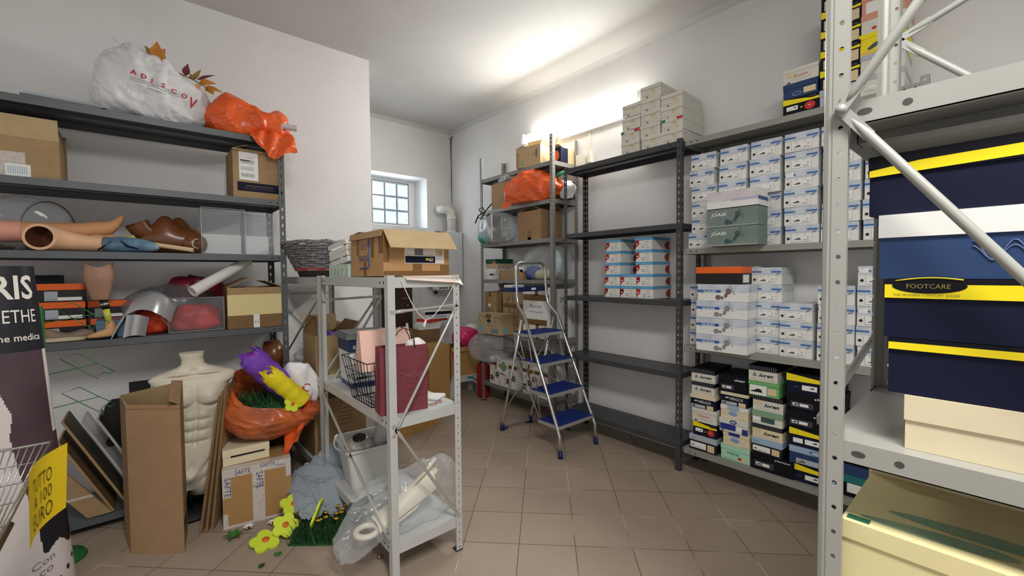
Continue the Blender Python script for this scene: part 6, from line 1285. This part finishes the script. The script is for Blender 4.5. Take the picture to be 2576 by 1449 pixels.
for o in set(COL.objects)-_before:      # the tall unit stands a little deeper than first measured
    if o.parent is None: o.location+=Vector((.045,.055,0))
# ---------------------------------------------------------------- stepladder
ld=thing('stepladder','aluminium stepladder with four blue treads and a tool tray','stepladder',(2.64,2.26,0))
XL,XR=-.215,.222
def rail(s):
    X0=XL if s<0 else XR; t=.022*s
    return [(X0,.0,.035),(X0,.008,.17),(X0-t*.2,.05,.26),(X0-t*.9,.42,1.075),(X0-t*1.5,.52,1.165),(X0-t*1.7,.545,1.26),(X0-t*1.8,.555,1.48)]
L=rail(-1);Rr=rail(1); m=MB()
arcL=[(L[-1][0]+.055*(1-math.cos(a)),.556,1.48+.062*math.sin(a)) for a in (.5,1.0,1.5)]; arcR=[(Rr[-1][0]-.055*(1-math.cos(a)),.556,1.48+.062*math.sin(a)) for a in (1.5,1.0,.5)]
m.tube(L+arcL+arcR+Rr[::-1],.0135,chrome,12); m.build('front_frame',ld)
for X in (XL,XR):
    m=MB(); m.tube([(X,-.004,0),(X,0,.05)],[.021,.018],blued,12); m.build('foot_cap',ld)
m=MB(); m.tube([(XL+.02,.46,1.05),(XL+.045,.765,.075),(XL+.055,.775,.03),(XL+.10,.775,.024),(XR-.09,.755,.024),(XR-.05,.755,.035),(XR-.045,.745,.09),(XR-.02,.46,1.045)],.0115,chrome,10); m.build('rear_frame',ld)
for X,Y in ((XL+.05,.776),(XR-.052,.756)):
    m=MB(); m.tube([(X,Y,0),(X,Y-.003,.07)],[.026,.016],blued,10); m.tube([(X,Y,.012),(X+(.06 if X<0 else -.05),Y,.016)],[.018,.014],blued,10); m.build('foot_cap',ld)
for i,(z,y) in enumerate(((.245,.015),(.475,.115),(.705,.22),(.935,.335))):
    o=bpy.data.objects.new('tread',None); COL.objects.link(o); o.parent=ld; o.location=(0,y,z)
    m=MB(); hw=.212-.004*i; m.box(-hw,0,-.028,hw,.235,-.002,zinc); m.build('tread_frame',o)
    m=MB(); m.box(-hw+.006,.004,-.002,hw-.006,.231,.004,blueP)
    for k in range(22): yy=.01+.0100*k; m.box(-hw+.012,yy,.004,hw-.012,yy+.004,.0058,blueP)
    m.build('tread_mat',o)
for s,X in ((-1,XL+.03),(1,XR-.03)):
    for (a,b) in (((X,.25,.23),(X,.55,.72)),((X,.34,.45),(X,.62,.52)),((X,.44,.69),(X,.545,.78)),((X,.24,.22),(X,.40,.93)),((X,.56,.90),(X,.57,.72))):
        m=MB(); m.tube([a,b],.006,zinc,8,flat=.4); m.build('side_strut',ld)
m=MB(); m.tube([(XL+.04,.72,.20),(XR-.05,.50,.86)],.005,zinc,8); m.tube([(XR-.045,.70,.22),(XL+.035,.50,.86)],.005,zinc,8); m.build('rear_brace',ld)
m=MB(); m.box(-.225,.545,1.285,.205,.70,1.295,blued); m.box(-.225,.545,1.295,.205,.553,1.325,blued); m.box(-.225,.692,1.295,.205,.70,1.325,blued); m.box(-.225,.553,1.295,-.217,.692,1.325,blued); m.box(.197,.553,1.295,.205,.692,1.325,blued); m.fq(.0,1.298,.055,1.318,.5445,labelw); m.build('tool_tray',ld)
m=MB(); m.box(-.07,0,0,.07,.11,.05,white); m.box(-.071,-.001,.028,.071,.0,.045,lblue); m.box(-.071,-.001,.0,.071,.0,.01,redp); single(m,'small_carton','small white and blue carton lying in the ladder tool tray','box',(2.51,2.84,1.2955))
# ---------------------------------------------------------------- wall lamp and wiring on the right wall
lp=thing('fluorescent_lamp','lit white fluorescent batten lamp on the right wall','lamp',(XW,2.75,2.90))
m=MB(); m.box(-.035,-.74,-.10,0,.74,.06,mat('lamp_body_white',(230,230,226),.4)); m.build('housing',lp)
m=MB(); m.tube([(-.085,-.70,.0),(-.085,.70,.0)],.042,emit('lamp_glow',(255,252,244),9),16); m.build('diffuser',lp)
for y in (-.72,.72):
    m=MB(); m.box(-.13,y-.015,-.05,-.03,y+.015,.05,MATS['lamp_body_white']); m.build('end_cap',lp)
cd=thing('cable_conduit','white cable conduit with junction boxes below the wall lamp','conduit',(XW,2.64,2.44)); wt=mat('conduit_white',(218,214,200),.5)
m=MB(); m.box(-.014,-.008,.0,0,.008,.37,wt); m.build('trunking',cd)
m=MB(); m.box(-.05,.02,.02,0,.14,.15,wt); m.box(-.054,.03,.04,-.05,.13,.07,wt); m.build('junction_box',cd); m=MB(); m.box(-.06,-.045,.05,0,-.01,.15,wt); m.build('switch_box',cd)
# ceiling lamp behind the camera, unseen and assumed, added to light the room from that side
cl=thing('assumed_ceiling_lamp','assumed long fluorescent ceiling lamp, unseen behind the camera','lamp',(.2,-.6,ZC)); m=MB(); m.box(-.28,-.78,-.06,.28,.78,0,MATS['lamp_body_white']); m.build('housing',cl)
m=MB(); m.box(-.25,-.75,-.075,.25,.75,-.06,emit('assumed_lamp_glow',(255,248,236),2)); m.build('diffuser',cl)
